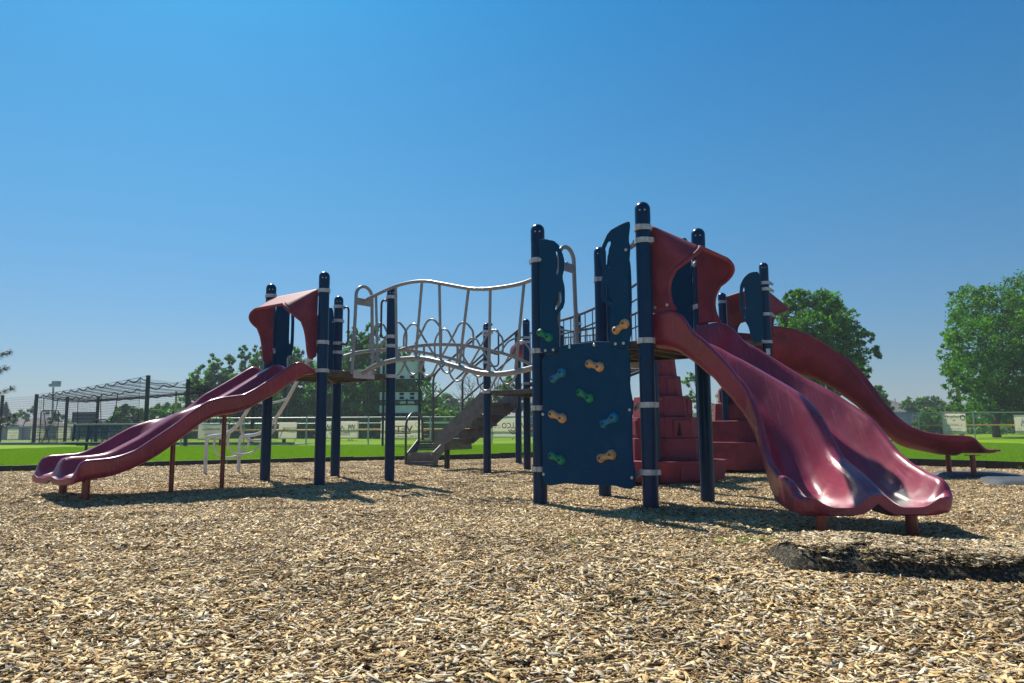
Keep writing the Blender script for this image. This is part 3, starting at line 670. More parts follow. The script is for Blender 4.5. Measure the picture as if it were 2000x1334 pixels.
# ------------------------------------------------------------------ climbing wall between posts E and F
EF = (PF - PE).normalized(); OUT = -U
CWo = PE + OUT * .098
cw = empty('climbing_wall', CWo + Z * .19, parent=PS); cw['label'] = 'navy sheet climbing wall with bolted hand holds'
main_o = [(.11, 1.319), (.288, 1.322), (.294, 1.399), (.816, 1.399), (.82, 1.325), (.994, 1.322), (.988, 1.211), (.996, 1.13), (.985, 1.017), (1.013, .862), (.998, .75), (.996, .633), (.995, .444), (1.015, .322), (1.012, .235), (.985, .19), (.934, .189), (.824, .211), (.689, .21), (.514, .203), (.345, .213), (.196, .183), (.13, .19), (.098, .26), (.11, .428), (.097, .635), (.105, .823), (.118, 1.001), (.11, 1.16)]
plate('wall_panel', main_o, [], CWo, EF, Z, .02, NAVYP, cw)
lp = [(.085, 2.373), (.14, 2.382), (.288, 2.329), (.361, 2.176), (.359, 2.069), (.337, 2.0), (.363, 1.905), (.36, 1.742), (.273, 1.665), (.295, 1.553), (.291, 1.335), (.104, 1.331), (.087, 1.426), (.097, 1.717), (.091, 1.915), (.101, 2.211)]
lh = [[(.269, 2.239), (.289, 2.243), (.31, 2.179), (.308, 2.053), (.291, 2.024), (.274, 2.042), (.287, 2.104), (.288, 2.177)], [(.294, 1.875), (.321, 1.874), (.329, 1.846), (.327, 1.76), (.268, 1.711), (.251, 1.725), (.293, 1.793)]]
rp = [(1.022, 2.38), (1.028, 2.342), (1.009, 2.222), (1.025, 2.16), (1.005, 1.981), (1.001, 1.657), (1.02, 1.468), (.995, 1.373), (.994, 1.33), (.823, 1.333), (.817, 1.396), (.822, 1.60), (.838, 1.666), (.735, 1.751), (.739, 1.899), (.765, 1.979), (.74, 2.075), (.743, 2.187), (.824, 2.328), (.945, 2.367)]
rh = [[(.814, 2.241), (.842, 2.236), (.842, 2.208), (.819, 2.165), (.817, 2.073), (.835, 2.04), (.826, 2.015), (.81, 2.015), (.778, 2.07), (.778, 2.177)], [(.777, 1.87), (.809, 1.869), (.815, 1.778), (.85, 1.733), (.839, 1.707), (.818, 1.716), (.772, 1.765)]]
plate('grip_panel', lp, lh, CWo + OUT * .004, EF, Z, .02, NAVYP, cw); plate('grip_panel', rp, rh, CWo + OUT * .004, EF, Z, .02, NAVYP, cw)
def hold(a0, z0, a1, z1, mt, parent=cw):
    """two-lobed hand hold with recessed screw holes"""
    c0 = CWo + OUT * .022 + EF * a0 + Z * z0; c1 = CWo + OUT * .022 + EF * a1 + Z * z1
    b = MB(); d = (c1 - c0); L = d.length; d.normalize(); up_ = OUT.cross(d)
    nx, ny = 20, 14
    rows = []
    for i in range(nx + 1):
        t = i / nx; x = -.039 + (L + .083) * t
        w = max(math.sqrt(max(0, .039 ** 2 - x * x)) if x < .039 else 0, math.sqrt(max(0, .044 ** 2 - (x - L) ** 2)) if x > L - .044 else 0, .028 if 0 < x < L else 0, .002)
        for k in range(ny + 1):
            a = math.pi * k / ny; hh = w * 1.15 if w > .02 else w
            rows.append(c0 + d * x + up_ * (w * math.cos(a)) + OUT * (hh * math.sin(a) - .016))
    n = ny + 1
    b.add(rows, [(i * n + k, i * n + k + 1, (i + 1) * n + k + 1, (i + 1) * n + k) for i in range(nx) for k in range(ny)])
    o = b.build('climbing_hold', mt, parent, subsurf=1, auto=0)
    h = MB()
    for c_, rr in ((c0, .0405), (c1, .0455)): h.tube([c_ + OUT * (rr - .03), c_ + OUT * (rr - .0085)], .0125, 10)
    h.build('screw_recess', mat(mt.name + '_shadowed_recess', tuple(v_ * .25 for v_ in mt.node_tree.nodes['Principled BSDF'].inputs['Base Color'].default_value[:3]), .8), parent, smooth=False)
for c_, x0, z0, x1, z1 in [('T', .59, 1.221, .736, 1.177), ('B', .239, 1.105, .332, 1.156), ('G', .513, .976, .607, .927), ('T', .218, .80, .325, .762), ('B', .742, .71, .839, .759), ('G', .212, .44, .309, .406), ('T', .706, .429, .809, .459), ('G', .104, 1.524, .198, 1.475), ('T', .879, 1.477, .962, 1.523)]:
    if x1 - x0 > .12: x0, x1, z0, z1 = x0 + .02, x1 - .025, z0 - .006, z1 + .006
    hold(x0, z0, x1, z1, {'T': HOLDT, 'B': HOLDB, 'G': HOLDG}[c_])
for a, z in [(.155, 1.362), (.24, 1.362), (.41, 1.372), (.66, 1.372), (.87, 1.365), (.945, 1.365), (.117, .80), (.117, .28), (.985, .82), (.99, .28), (.11, 2.19), (.99, 2.14)]:
    put('bolt', BOLT, CWo + EF * a + OUT * (.0105 if z < 1.36 or .3 < a < .8 else .0145) + Z * z, math.atan2(EF.y, EF.x), cw)
SCUFF = mat('pale_scuff', (.07, .13, .20), .8); rs_ = random.Random(12); sb_ = MB()
for _ in range(46):   # scrape marks left by shoes and hands
    a = rs_.uniform(.16, .95); z = rs_.choice((rs_.gauss(.95, .25), rs_.gauss(.5, .15), rs_.gauss(.33, .05))); a1 = rs_.uniform(-.6, .6); l_ = rs_.uniform(.008, .045); z = min(1.3, max(.25, z))
    p_ = CWo + OUT * .0103 + EF * a + Z * z; d_ = EF * math.cos(a1) + Z * math.sin(a1); w_ = (Z * math.cos(a1) - EF * math.sin(a1)) * .0011; sb_.add([p_ - w_, p_ + w_, p_ + d_ * l_ + w_ * .3, p_ + d_ * l_ - w_ * .3], [(0, 1, 2, 3)])
sb_.build('scrape_marks', SCUFF, cw, smooth=False)
for a, z in [(.37, .58), (.44, .535)]:
    h = MB(); pc = CWo + EF * a + OUT * .0102 + Z * z; h.tube([pc, pc + OUT * .001], .006, 8); h.build('bolt_hole', HOLE, cw, smooth=False)

# ------------------------------------------------------------------ handle panels beside tower openings
def handle_panel(p, d, w, zlow, parent=PS):
    o_ = [(.075, zlow + .02), (w - .13, zlow), (w - .09, zlow + .12), (w - .11, zlow + .33), (w, zlow + .38), (w, zlow + .92), (w - .05, zlow + 1.02), (w - .16, zlow + 1.07), (.075, zlow + 1.07)]
    hl = [[(w - .075, zlow + .50), (w - .04, zlow + .50), (w - .04, zlow + .90), (w - .07, zlow + .95), (w - .075, zlow + .9)]]
    plate('handle_panel', o_, hl, p, d, Z, .02, NAVYP, parent, .004, 2)
handle_panel(PA, U, .36, 1.30); handle_panel(PC, -U, .36, 1.30)
o_ = [(.07, 1.86), (.27, 1.88), (.31, 2.10), (.43, 2.22), (.43, 2.64), (.36, 2.78), (.25, 2.86), (.07, 2.88)]
plate('handle_panel', o_, [[(.345, 2.33), (.385, 2.33), (.385, 2.60), (.345, 2.66)], [(.36, 2.2), (.39, 2.2), (.39, 2.29), (.36, 2.29)]], PM + V3 * -.03, -U3, Z, .02, NAVYP, PS, .004, 2)
# tower two, side G-H: navy handle sheets seen through the slide opening
handle_panel(PG, V, .40, 1.42); handle_panel(PH, -V, .36, 1.42)
# ------------------------------------------------------------------ grab bars on posts C and D
def grab(p, d, za, zb, dep=.19, r=.0145):
    b = MB(); b.tube(fillet([p + d * .06 + Z * zb, p + d * dep + Z * (zb + .02), p + d * dep + Z * (za - .02), p + d * .06 + Z * za], .08), r, 10); return b.build('grab_bar', DKPIPE, PS)
dC = (PD - PC).normalized(); grab(PC, dC, 1.87, 2.37, .22); grab(PD, -dC, 1.90, 2.38, .2); grab(PI_, -V, 1.72, 2.30, .25)

# ------------------------------------------------------------------ arched balance bridge from tower one to tower two
sB = PB + (PD - PB) * .545; sE = PE + (PH - PE) * .47
BD = (PD - PB).normalized(); BR = (sE - sB); BL = BR.length; BR.normalize(); bn = Z.cross(BR)
br = empty('balance_bridge', sB + Z * 1.37, parent=PS); br['label'] = 'grey pipe wave rail bridge'
k_ = BL / 3.22
low = [(0.0, 1.37), (.1, 1.40), (.31, 1.462), (.647, 1.501), (.967, 1.501), (1.198, 1.477), (1.421, 1.427), (1.707, 1.353), (1.98, 1.282), (2.205, 1.25), (2.423, 1.247), (2.725, 1.279), (3.0, 1.335), (3.2, 1.375)]
hi_ = [(0.0, 2.285), (.29, 2.345), (.592, 2.396), (.874, 2.411), (1.154, 2.39), (1.414, 2.328), (1.844, 2.214), (2.048, 2.179), (2.209, 2.165), (2.513, 2.159), (2.73, 2.179), (3.0, 2.24), (3.2, 2.285)]
b = MB(); b.tube(spline([sB + BR * (t * k_) + Z * z for t, z in low], 5), .029, 14); b.build('foot_rail', GREYP, br)
b = MB(); b.tube(spline([sB + BR * (t * k_) + Z * z for t, z in hi_], 5), .021, 12); b.build('hand_rail', GREYP, br)
for tt, zt, tb, zb in [(.265, 2.324, .32, 1.472), (.638, 2.385, .671, 1.517), (1.103, 2.385, 1.006, 1.505), (1.396, 2.32, 1.425, 1.44), (1.857, 2.202, 1.717, 1.371), (2.179, 2.155, 2.157, 1.265), (2.646, 2.15, 2.524, 1.27), (3.0, 2.22, 2.95, 1.34)]:
    b = MB(); b.tube([sB + BR * tb * k_ + Z * zb, sB + BR * tt * k_ + Z * zt], .0165, 10); b.build('baluster', GREYP, br)
def loop(c, d, out, zt, zb=1.36, hw=.155, ht=.13):
    """inverted U standing on the deck edge with a bracket plate"""
    pts = [c - d * (hw + .015) + Z * zb, c - d * (ht + .005) + Z * (zt - .35)]
    for a in np.linspace(math.pi, 0, 14).tolist(): pts.append(c + d * (ht * math.cos(a)) + Z * (zt - ht + ht * math.sin(a)))
    pts += [c + d * (ht + .005) + Z * (zt - .35), c + d * (hw + .015) + Z * zb]
    b = MB(); b.tube(pts, .021, 12); o = b.build('end_loop', GREYP, br)
    b = MB(); b.box(c + Z * (zt - .20), .25, .014, .09, ax=d, ay=out); b.build('bracket_plate', GREYP, br, smooth=False, bevel=.003)
    b = MB(); b.box(c + d * .02 + Z * (1.36), .34, .016, .10, ax=d, ay=out); b.build('foot_plate', CLAMP, br, smooth=False, bevel=.003)
loop(sB - V * .03, BD, -V, 2.475); loop(sE + V * .03, (PH - PE).normalized(), V, 2.45)
# ------------------------------------------------------------------ loop ladder from tower one to the stair deck
ll = empty('loop_ladder', PC + Z * 1.7, parent=PS); ll['label'] = 'grey loop ladder with alternating looped rungs'
railp = [(0.06, 1.69), (.3, 1.77), (.65, 1.83), (1.0, 1.858), (1.33, 1.866), (1.7, 1.838), (2.15, 1.785), (2.65, 1.665), (2.80, 1.62)]
def rail_pt(o, d, t, L=2.83):
    xs_, zs_ = zip(*railp); return o + d * t + Z * float(np.interp(t, xs_, zs_))
dCI = (PI_ - PC); LCI = dCI.length; dCI.normalize(); dDI = (PI2 - PD); LDI = dDI.length; dDI.normalize()
for o_0, d_, L_ in ((PC, dCI, LCI), (PD, dDI, LDI)):
    b = MB(); b.tube(spline([o_0 + d_ * (t * L_ / 2.83) + Z * z for t, z in railp], 5), .024, 12); b.build('side_rail', GREYP, ll)
for k in range(9):
    t = .24 + .297 * k; p_ = rail_pt(PC, dCI, t * LCI / 2.83); q_ = rail_pt(PD, dDI, t * LDI / 2.83); lat = q_ - p_
    sg = 1 if k % 2 else -1
    prof = [(0, 0), (.0, .20), (.05, .31), (.145, .385), (.25, .36), (.34, .22), (.5, 0), (.66, -.22), (.75, -.35), (.855, -.385), (.95, -.31), (1.0, -.20), (1.0, 0)] if sg > 0 else None
    if prof is None: prof = [(w_, -z_) for w_, z_ in [(0, 0), (.0, .20), (.05, .31), (.145, .37), (.25, .35), (.34, .22), (.5, 0), (.66, -.22), (.75, -.35), (.855, -.37), (.95, -.29), (1.0, -.20), (1.0, 0)]]
    b = MB(); b.tube(spline([p_ + lat * w_ + Z * z_ for w_, z_ in prof], 5), .0155, 10); b.build('rung', GREYP, ll)
# ------------------------------------------------------------------ pale arch climber behind the left slide
ac = empty('arch_climber', PA + V * 1.0, parent=PS); ac['label'] = 'pale bent pipe climber behind the left slide'
cAC = (PA + PC) / 2
def acp(t, off, z): return cAC + V * t + U * off + Z * z
for off in (-.265, .265):
    top = off
    pts = [acp(.03, off, 1.66), acp(.03, off, 1.74), acp(.10, off, 1.80), acp(.22, off, 1.74), acp(.40, off, 1.52), acp(.62, off, 1.26), acp(.85, off, 1.0), acp(1.05, off, .82), acp(1.25, off, .69), acp(1.5, off, .62), acp(1.78, off, .60), acp(1.88, off, .585), acp(1.925, off, .52), acp(1.93, off, .4), acp(1.935, off, -.08)]
    if off < 0: pts = [acp(.03, off, 1.40)] + pts
    b = MB(); b.tube(spline(pts, 6), .025, 12); b.build('side_rail', WHITEP, ac)
for t0, z0 in ((.38, 1.54), (.68, 1.19), (1.0, .86), (1.32, .66), (1.68, .61)):
    dn = .30 if t0 > .9 else .12; ot = .10 if t0 > .9 else .26
    P_ = [acp(t0, -.265, z0), acp(t0 + ot * .3, -.27, z0 - dn * .5), acp(t0 + ot * .8, -.17, z0 - dn * .95), acp(t0 + ot, 0, z0 - dn * 1.08), acp(t0 + ot * .8, .17, z0 - dn * .95), acp(t0 + ot * .3, .27, z0 - dn * .5), acp(t0, .265, z0)]
    b = MB(); b.tube(spline(P_, 5), .0165, 10); b.build('rung', WHITEP, ac)
# ------------------------------------------------------------------ stairs from the stair deck down to the left
stc = (PI_ + PJ) / 2
sr_ = empty('stairs', stc + V * 1.2 + Z * .0, parent=PS); sr_['label'] = 'charcoal perforated stairs with a separate bottom step'
def stp(t, off, z): return stc + V * t + U * off + Z * z
HWs = .36
for off in (-HWs, HWs):
    prof = [(0.06, 1.30), (.06, 1.04), (.30, .93), (1.10, .42), (1.37, .40), (1.37, .56), (.30, 1.30)]
    b = MB(); vs = [stp(t, off - .008, z) for t, z in prof] + [stp(t, off + .008, z) for t, z in prof]; n = len(prof)
    b.add(vs, [tuple(range(n)), tuple(range(2 * n - 1, n - 1, -1))] + [(k, (k + 1) % n, n + (k + 1) % n, n + k) for k in range(n)]); b.build('stringer', STAIR, sr_, smooth=False)
PERF = mat('perforation_dot', (.35, .42, .33), .8)
def perf_plate(name, c, ax, ay, sx, sy, nx, ny, parent, hole=.006):
    """sheet with rows of punched holes (real openings)"""
    b = MB(); ax = Vector(ax).normalized(); ay = Vector(ay).normalized(); dx, dy = sx / nx, sy / ny
    us = []; 
    for i in range(nx):
        c0 = -sx / 2 + (i + .5) * dx; us += [c0 - dx / 2, c0 - hole, c0 + hole]
    us.append(sx / 2); vs_ = []
    for i in range(ny):
        c0 = -sy / 2 + (i + .5) * dy; vs_ += [c0 - dy / 2, c0 - hole, c0 + hole]
    vs_.append(sy / 2); nu = len(us)
    b.v = [tuple(c + ax * u_ + ay * v_) for v_ in vs_ for u_ in us]
    b.f = [(j * nu + i, j * nu + i + 1, (j + 1) * nu + i + 1, (j + 1) * nu + i) for j in range(len(vs_) - 1) for i in range(nu - 1) if not (i % 3 == 1 and j % 3 == 1)]
    return b.build(name, STAIR, parent, smooth=False, thick=.004)
nst = 4
for k in range(nst):
    t = .30 + k * .30 - .05; z = 1.12 - k * .205
    tr = MB(); tr.box(stp(t + .10, 0, z), .26, 2 * HWs - .03, .02, ax=V, ay=U); tr.build('tread', STAIR, sr_, smooth=False)
    perf_plate('riser', stp(t - .02, 0, z - .105), U, (Z + V * .15), 2 * HWs - .03, .17, 16, 4, sr_)
pl_ = MB(); q = stp(1.33, 0, 0); b = MB(); b.tube([stp(1.42, 0, -.15), stp(1.42, 0, .45)], .05, 16); b.build('leg', BLACK, sr_)
# bottom step box, turned to rise away from the viewer
nl, nr, fl_, fr_ = Vector((-2.00, 14.0, 0)), Vector((-1.51, 14.0, 0)), Vector((-1.87, 14.5, 0)), Vector((-1.32, 14.5, 0))
xx = Vector((1, 0, 0))
perf_plate('riser', (nl + nr) / 2 + Z * .10, xx, Z, .50, .30, 18, 6, sr_, .004); perf_plate('riser', (fl_ + fr_) / 2 + Z * .38, xx, Z, .54, .21, 16, 4, sr_, .007)
for n0, f0_ in ((nl, fl_), (nr, fr_)):
    dd = (f0_ - n0); sd = Z.cross(dd.normalized()); vs = []
    prof = [(0, .25), (0, -.06), (.20, -.06), (.30, -.02), (.42, .12), (.72, .22), (1, .27), (1, .485)]
    for k in (-.008, .008): vs += [n0 + dd * t + sd * k + Z * z for t, z in prof]
    n = len(prof); b = MB(); b.add(vs, [tuple(range(n)), tuple(range(2 * n - 1, n - 1, -1))] + [(k, (k + 1) % n, n + (k + 1) % n, n + k) for k in range(n)]); b.build('step_side', STAIR, sr_, smooth=False)
tr = MB(); tr.box((nl + nr + fl_ + fr_) / 4 + Z * .235, .48, .46, .02); tr.build('tread', STAIR, sr_, smooth=False)
for x, z in ((-1.96, -.02), (-1.78, -.02), (-1.6, -.02), (-1.54, .21), (-1.96, .21)): put('bolt', BOLT, Vector((x, 13.994, z)), 0, sr_)
for x in (-1.8, -1.6, -1.4): put('bolt', BOLT, Vector((x, 14.494, .465)), 0, sr_)
b = MB(); b.tube(fillet([nl - xx * .03 + Z * -.08, nl - xx * .03 + Z * .84, nl.lerp(fl_, .6) - xx * .03 + Z * 1.02, fl_ + xx * .08 + Z * .98, fl_ + xx * .10 + Z * .47], .14), .022, 12); b.build('hand_rail', DKPIPE, sr_)
for off in (-HWs, HWs):
    sg = -.03 if off < 0 else .03
    b = MB(); b.tube(fillet([stp(1.40, off + sg, .46), stp(1.40, off + sg, 1.62), stp(1.26, off + sg, 1.75), stp(.02, off + sg, 2.45)], .12), .02, 10); b.build('hand_rail', DKPIPE, sr_)
    b = MB(); b.tube([stp(1.40, off + sg, 1.20), stp(.10, off + sg, 2.02)], .017, 10); b.build('hand_rail', DKPIPE, sr_)
# ------------------------------------------------------------------ ramp bridge from the stair deck up to the far tower
r0 = (PI2 + PK) / 2; r1 = (PR + PT3) / 2; rd = (r1 - r0); RL = Vector((rd.x, rd.y, 0)).length; rd = Vector((rd.x, rd.y, 0)).normalized(); rn = Z.cross(rd)
rb = empty('ramp_bridge', r0 + Z * 1.29, parent=PS)
def rz(t): return DK4 + .02 + (DK3 - DK4) * (t / RL) ** 1.25
NP = 7
for k in range(NP):
    t0, t1 = RL * k / NP + .01, RL * (k + 1) / NP - .01; a = r0 + rd * t0 + Z * rz(t0); b2 = r0 + rd * t1 + Z * rz(t1); c = (a + b2) / 2; d = (b2 - a)
    q = perf_plate('ramp_plank', c, rn, d, 1.0, d.length, 12, 2, rb, .012)
for sd in (-.5, .5):
    b = MB(); b.tube([r0 + rd * t + rn * sd + Z * (rz(t) - .03) for t in map(float, np.linspace(0, RL, 12))], .022, 8); b.build('side_beam', DECK, rb)
    for hh, r_ in ((1.02, .02), (.80, .013)):
        b = MB(); b.tube([r0 + rd * t + rn * sd + Z * (rz(t) + hh - .10 * math.sin(math.pi * t / RL)) for t in map(float, np.linspace(.05, RL - .05, 16))], r_, 8); b.build('hand_rail', DKPIPE, rb)
    for k in range(16):
        t = RL * (k + .5) / 16; b = MB(); b.tube([r0 + rd * t + rn * sd + Z * rz(t), r0 + rd * t + rn * sd + Z * (rz(t) + 1.02 - .10 * math.sin(math.pi * t / RL))], .009, 6); b.build('baluster', DKPIPE, rb)
# guard rails on the back deck
def guard(p, q, z0, z1, n, name='guard_rail'):
    g = empty(name, p + Z * z0, parent=PS); d = q - p
    for zz in (z0, z1):
        b = MB(); b.tube([p + d * .05 + Z * zz, q - d * .05 + Z * zz], .017, 8); b.build('rail', GREYP, g)
    for k in range(n):
        b = MB(); c = p + d * ((k + 1) / (n + 1)); b.tube([c + Z * z0, c + Z * z1], .009, 6); b.build('baluster', GREYP, g)
guard(PL, PK2, 1.56, 2.40, 9); guard(PI2, PK, 1.50, 2.30, 7); guard(PJ + V * 0, PL, 1.56, 2.40, 8)
guard(PG, PH, 1.46, 2.2, 0) if False else None
# small maroon bubble window by the back tower
bb = MB(); cB = Vector((.17, 14.2, 2.18)); n = 16
for j in range(7):
    a = j / 6 * math.pi / 2; r_ = .21 * math.cos(a)
    bb.v += [tuple(cB + Vector((math.cos(math.tau * k / n) * r_, -math.sin(a) * .24, math.sin(math.tau * k / n) * r_ * .85))) for k in range(n)]
bb.f = [(j * n + k, j * n + (k + 1) % n, (j + 1) * n + (k + 1) % n, (j + 1) * n + k) for j in range(6) for k in range(n)]
bb.build('bubble_panel', MAROON, PS, auto=0, thick=.02)
b = MB(); b.tube(spline([PI_ + Z * 2.0 + V * .02, PI_ + U * .3 + Z * 1.95, PI_ + U * .6 + Z * 2.2, PJ + Z * 2.33], 5), .015, 8); b.build('grab_bar', DKPIPE, PS)
# ------------------------------------------------------------------ moulded castle climbers under the towers
def castle(c, tiers, rot, label):
    o = empty('castle_climber', (c.x, c.y, tiers[0][2]), parent=PS); o['label'] = label
    for i, (r0_, r1_, z0, z1) in enumerate(tiers):
        n = 8; b = MB(); ang = [rot + math.tau * (k + .5) / n for k in range(n)]
        vs = [(c.x + r0_ * math.cos(a), c.y + r0_ * math.sin(a), z0) for a in ang] + [(c.x + r1_ * math.cos(a), c.y + r1_ * math.sin(a), z1) for a in ang]
        ri_ = r1_ * .8; vs += [(c.x + ri_ * math.cos(a), c.y + ri_ * math.sin(a), z1) for a in ang]
        fs = [(k, (k + 1) % n, n + (k + 1) % n, n + k) for k in range(n)] + [(n + k, n + (k + 1) % n, 2 * n + (k + 1) % n, 2 * n + k) for k in range(n)] + [tuple(range(n - 1, -1, -1)), tuple(range(2 * n, 3 * n))]
        b.add(vs, fs)
        t_ = b.build('tier', MAROON2, o, smooth=False, bevel=.008)
        for k in range(n):
            a = rot + math.tau * k / n; rr = r1_ * math.cos(math.pi / n); tn = Vector((-math.sin(a), math.cos(a), 0)); nn_ = Vector((math.cos(a), math.sin(a), 0))
            wd_ = r1_ * .5
            mo = MB(); mo.box(Vector((c.x, c.y, z0 + (z1 - z0) * .5)) + nn_ * ((r0_ + r1_) / 2 * math.cos(math.pi / n) + .004) - tn * (wd_ * (.3 if (i + k) % 2 else -.2)), wd_ * 1.1, .02, (z1 - z0) * .72, ax=tn, ay=nn_)
            if r1_ < .2 or (k + i) % 2: continue
            mo.build('block', MAROON2, o, smooth=False, bevel=.006)
            if i in (2,) :
                w_ = MB(); pc = Vector((c.x, c.y, z0 + .03)) + nn_ * ((r0_ + r1_) / 2 * math.cos(math.pi / n) + .024)
                w_.add([pc - tn * .025, pc + tn * .025, pc + Z * .16], [(0, 1, 2)]); w_.build('arrow_slit', HOLE, o, smooth=False)
    return o
castle(Vector((1.83, 8.95, 0)), [(.70, .76, .06, .30), (.50, .49, .30, .555), (.46, .44, .555, .80), (.36, .34, .80, 1.05), (.25, .23, 1.05, 1.30), (.19, .16, 1.30, 1.62)], .25, 'nearer maroon stepped castle climber')
castle(Vector((3.75, 11.6, 0)), [(.82, .86, .05, .46), (.72, .70, .46, .78), (.60, .58, .78, 1.05), (.50, .48, 1.05, 1.3), (.40, .36, 1.3, 1.75)], .6, 'farther maroon stepped castle climber')

# ================================================================== mats
def mat_pad(name, corners, z, th, mt, label, nd=24, bevel=.05, rough=0.0):
    b = MB(); c = [Vector(q) for q in corners]; n = nd; m_ = nd
    for j in range(m_ + 1):
        for i in range(n + 1):
            u_, v_ = i / n, j / m_; p = (c[0] * (1 - u_) + c[1] * u_) * (1 - v_) + (c[3] * (1 - u_) + c[2] * u_) * v_
            e = min(u_, 1 - u_) * (c[1] - c[0]).length; f_ = min(v_, 1 - v_) * (c[3] - c[0]).length; d = min(e, f_)
            h = th * min(1, d / bevel) ** .5 + rough * noise.noise(Vector((p.x * 18, p.y * 18, 0)))
            b.v.append((p.x, p.y, z + gz(p.x, p.y) * (1 if rough else 0) + h - .01))
    b.f = [(j * (n + 1) + i, j * (n + 1) + i + 1, (j + 1) * (n + 1) + i + 1, (j + 1) * (n + 1) + i) for j in range(m_) for i in range(n)]
    return b.build(name, mt, bevel=0, auto=50)
wm = mat_pad('wear_mat', [(1.24, 3.40, 0), (3.9, 2.84, 0), (4.0, 3.62, 0), (1.28, 3.84, 0)], .0, .11, RUBBER, '', 90, .12, .006)
tag(wm, 'black crumb rubber wear mat strewn with chips in front of the large double slide', 'rubber mat')
tag(mat_pad('slide_mat', [(5.5, 9.35, 0), (6.5, 9.2, 0), (6.85, 10.3, 0), (5.85, 10.45, 0)], .0, .07, SLATE, '', 16, .12), 'slate grey rubber mat under the legs of the curved far slide', 'rubber mat')
tag(mat_pad('slide_mat', [(5.38, 8.3, 0), (6.6, 8.05, 0), (6.9, 9.1, 0), (5.75, 9.28, 0)], .0, .07, SLATE, '', 16, .12), 'slate grey rubber mat at the right edge nearer than the curved slide legs', 'rubber mat')
# loose chips on the wear mat
cl2 = [chip_cluster('loose_chips', rng, 16, 0.055, 0.002) for _ in range(6)]
pts, rots, scls = [], [], []
for _ in range(4200):
    x = rng.uniform(1.35, 3.9); fr_y = 3.40 - (x - 1.24) * .21; y = rng.uniform(fr_y + .035, 3.80 - (x - 1.3) * .08)
    if .9 * noise.noise(Vector((x * 6, y * 11, 7))) + rng.uniform(-.25, .25) + .9 * (y - fr_y) < .07: continue
    dz_ = .10 * (1 - min(1, (y - fr_y) / .12) ** .5)
    if x < 1.31 + .10 * rng.uniform(0, 1): continue
    pts.append((x, y, gz(x, y) + .107 - dz_)); rots.append((0, 0, rng.uniform(0, 6.28))); scls.append(rng.uniform(.7, 1.1))
scatter('loose_wood_chips', cl2, pts, rots, scls, 'wood chips scattered over the black rubber mat')

# chips banked against the front of the wear mat
cl3 = [chip_cluster('edge_chips', rng, 230, 0.10, 0.016) for _ in range(5)]
pts, rots, scls = [], [], []
for _ in range(420):
    x = rng.uniform(1.15, 3.6); fr_y = 3.40 - (x - 1.24) * .21; y = fr_y - abs(rng.normal(0, .10)) - .085
    pts.append((x, y, gz(x, y) - .004)); rots.append((rng.uniform(-.05, .12), 0, rng.uniform(0, 6.28))); scls.append(rng.uniform(.8, 1.1))
scatter('banked_wood_chips', cl3, pts, rots, scls, 'wood chips banked against the front edge of the rubber mat')

# ================================================================== SURROUNDINGS
BENCHM = mat('blue_green_coated_steel', (0.010, 0.045, 0.075), 0.4, coat=.3)
# perforated bench on the lawn behind the border
bo = Vector((-9.1, 16.2, .045)); bd = Vector((1, .06, 0)).normalized(); bnn = Z.cross(bd)
be = empty('park_bench', bo, 'dark blue perforated steel bench on the lawn behind the left slide', 'bench')
def perf_sheet(name, c, ax, ay, sx, sy, nx, ny, parent, mt, fr=.55, thick=.004):
    b = MB(); dx, dy = sx / nx, sy / ny; us = []; vs_ = []
    for i in range(nx): us += [-sx / 2 + i * dx, -sx / 2 + i * dx + dx * (1 - fr)]
    us.append(sx / 2)
    for i in range(ny): vs_ += [-sy / 2 + i * dy, -sy / 2 + i * dy + dy * (1 - fr)]
    vs_.append(sy / 2); nu = len(us)
    b.v = [tuple(c + ax * a + ay * e) for e in vs_ for a in us]
    b.f = [(j * nu + i, j * nu + i + 1, (j + 1) * nu + i + 1, (j + 1) * nu + i) for j in range(len(vs_) - 1) for i in range(nu - 1) if not (i % 2 == 1 and j % 2 == 1)]
    return b.build(name, mt, parent, smooth=False, thick=thick)
bc = bo + bd * .35
perf_sheet('backrest', bc + Z * .62 + bnn * .0, bd, (Z + bnn * .12).normalized(), 1.75, .32, 62, 11, be, BENCHM)
perf_sheet('seat', bc + Z * .40 - bnn * .24, bd, bnn, 1.70, .34, 60, 11, be, BENCHM)
for sx in (-.895, .895):
    b = MB(); b.box(bc + bd * sx + Z * .62, .05, .035, .38, ax=bd, ay=bnn, az=(Z + bnn * .12).normalized()); b.build('end_rim', BENCHM, be, bevel=.01)
b = MB(); b.tube([bc - bd * .9 + Z * .79 + bnn * .02, bc + bd * .9 + Z * .79 + bnn * .02], .018, 10); b.build('top_rim', mat('bench_rim_pale', (.3, .33, .35), .35), be)  # top rim, much paler grey than the rest of the bench
b = MB(); b.tube([bc - bd * .85 + Z * .385 - bnn * .41, bc + bd * .85 + Z * .385 - bnn * .41], .03, 10); b.build('seat_rim', BENCHM, be)
for sx in (-.6, .6):
    b = MB(); b.tube(fillet([bc + bd * sx + bnn * .02 + Z * .75, bc + bd * sx - bnn * .02 + Z * .38, bc + bd * sx - bnn * .05 - Z * .05], .06), .03, 10); b.tube([bc + bd * sx - bnn * .42 + Z * .36, bc + bd * sx + Z * .36], .025, 8); b.build('leg', BENCHM, be)

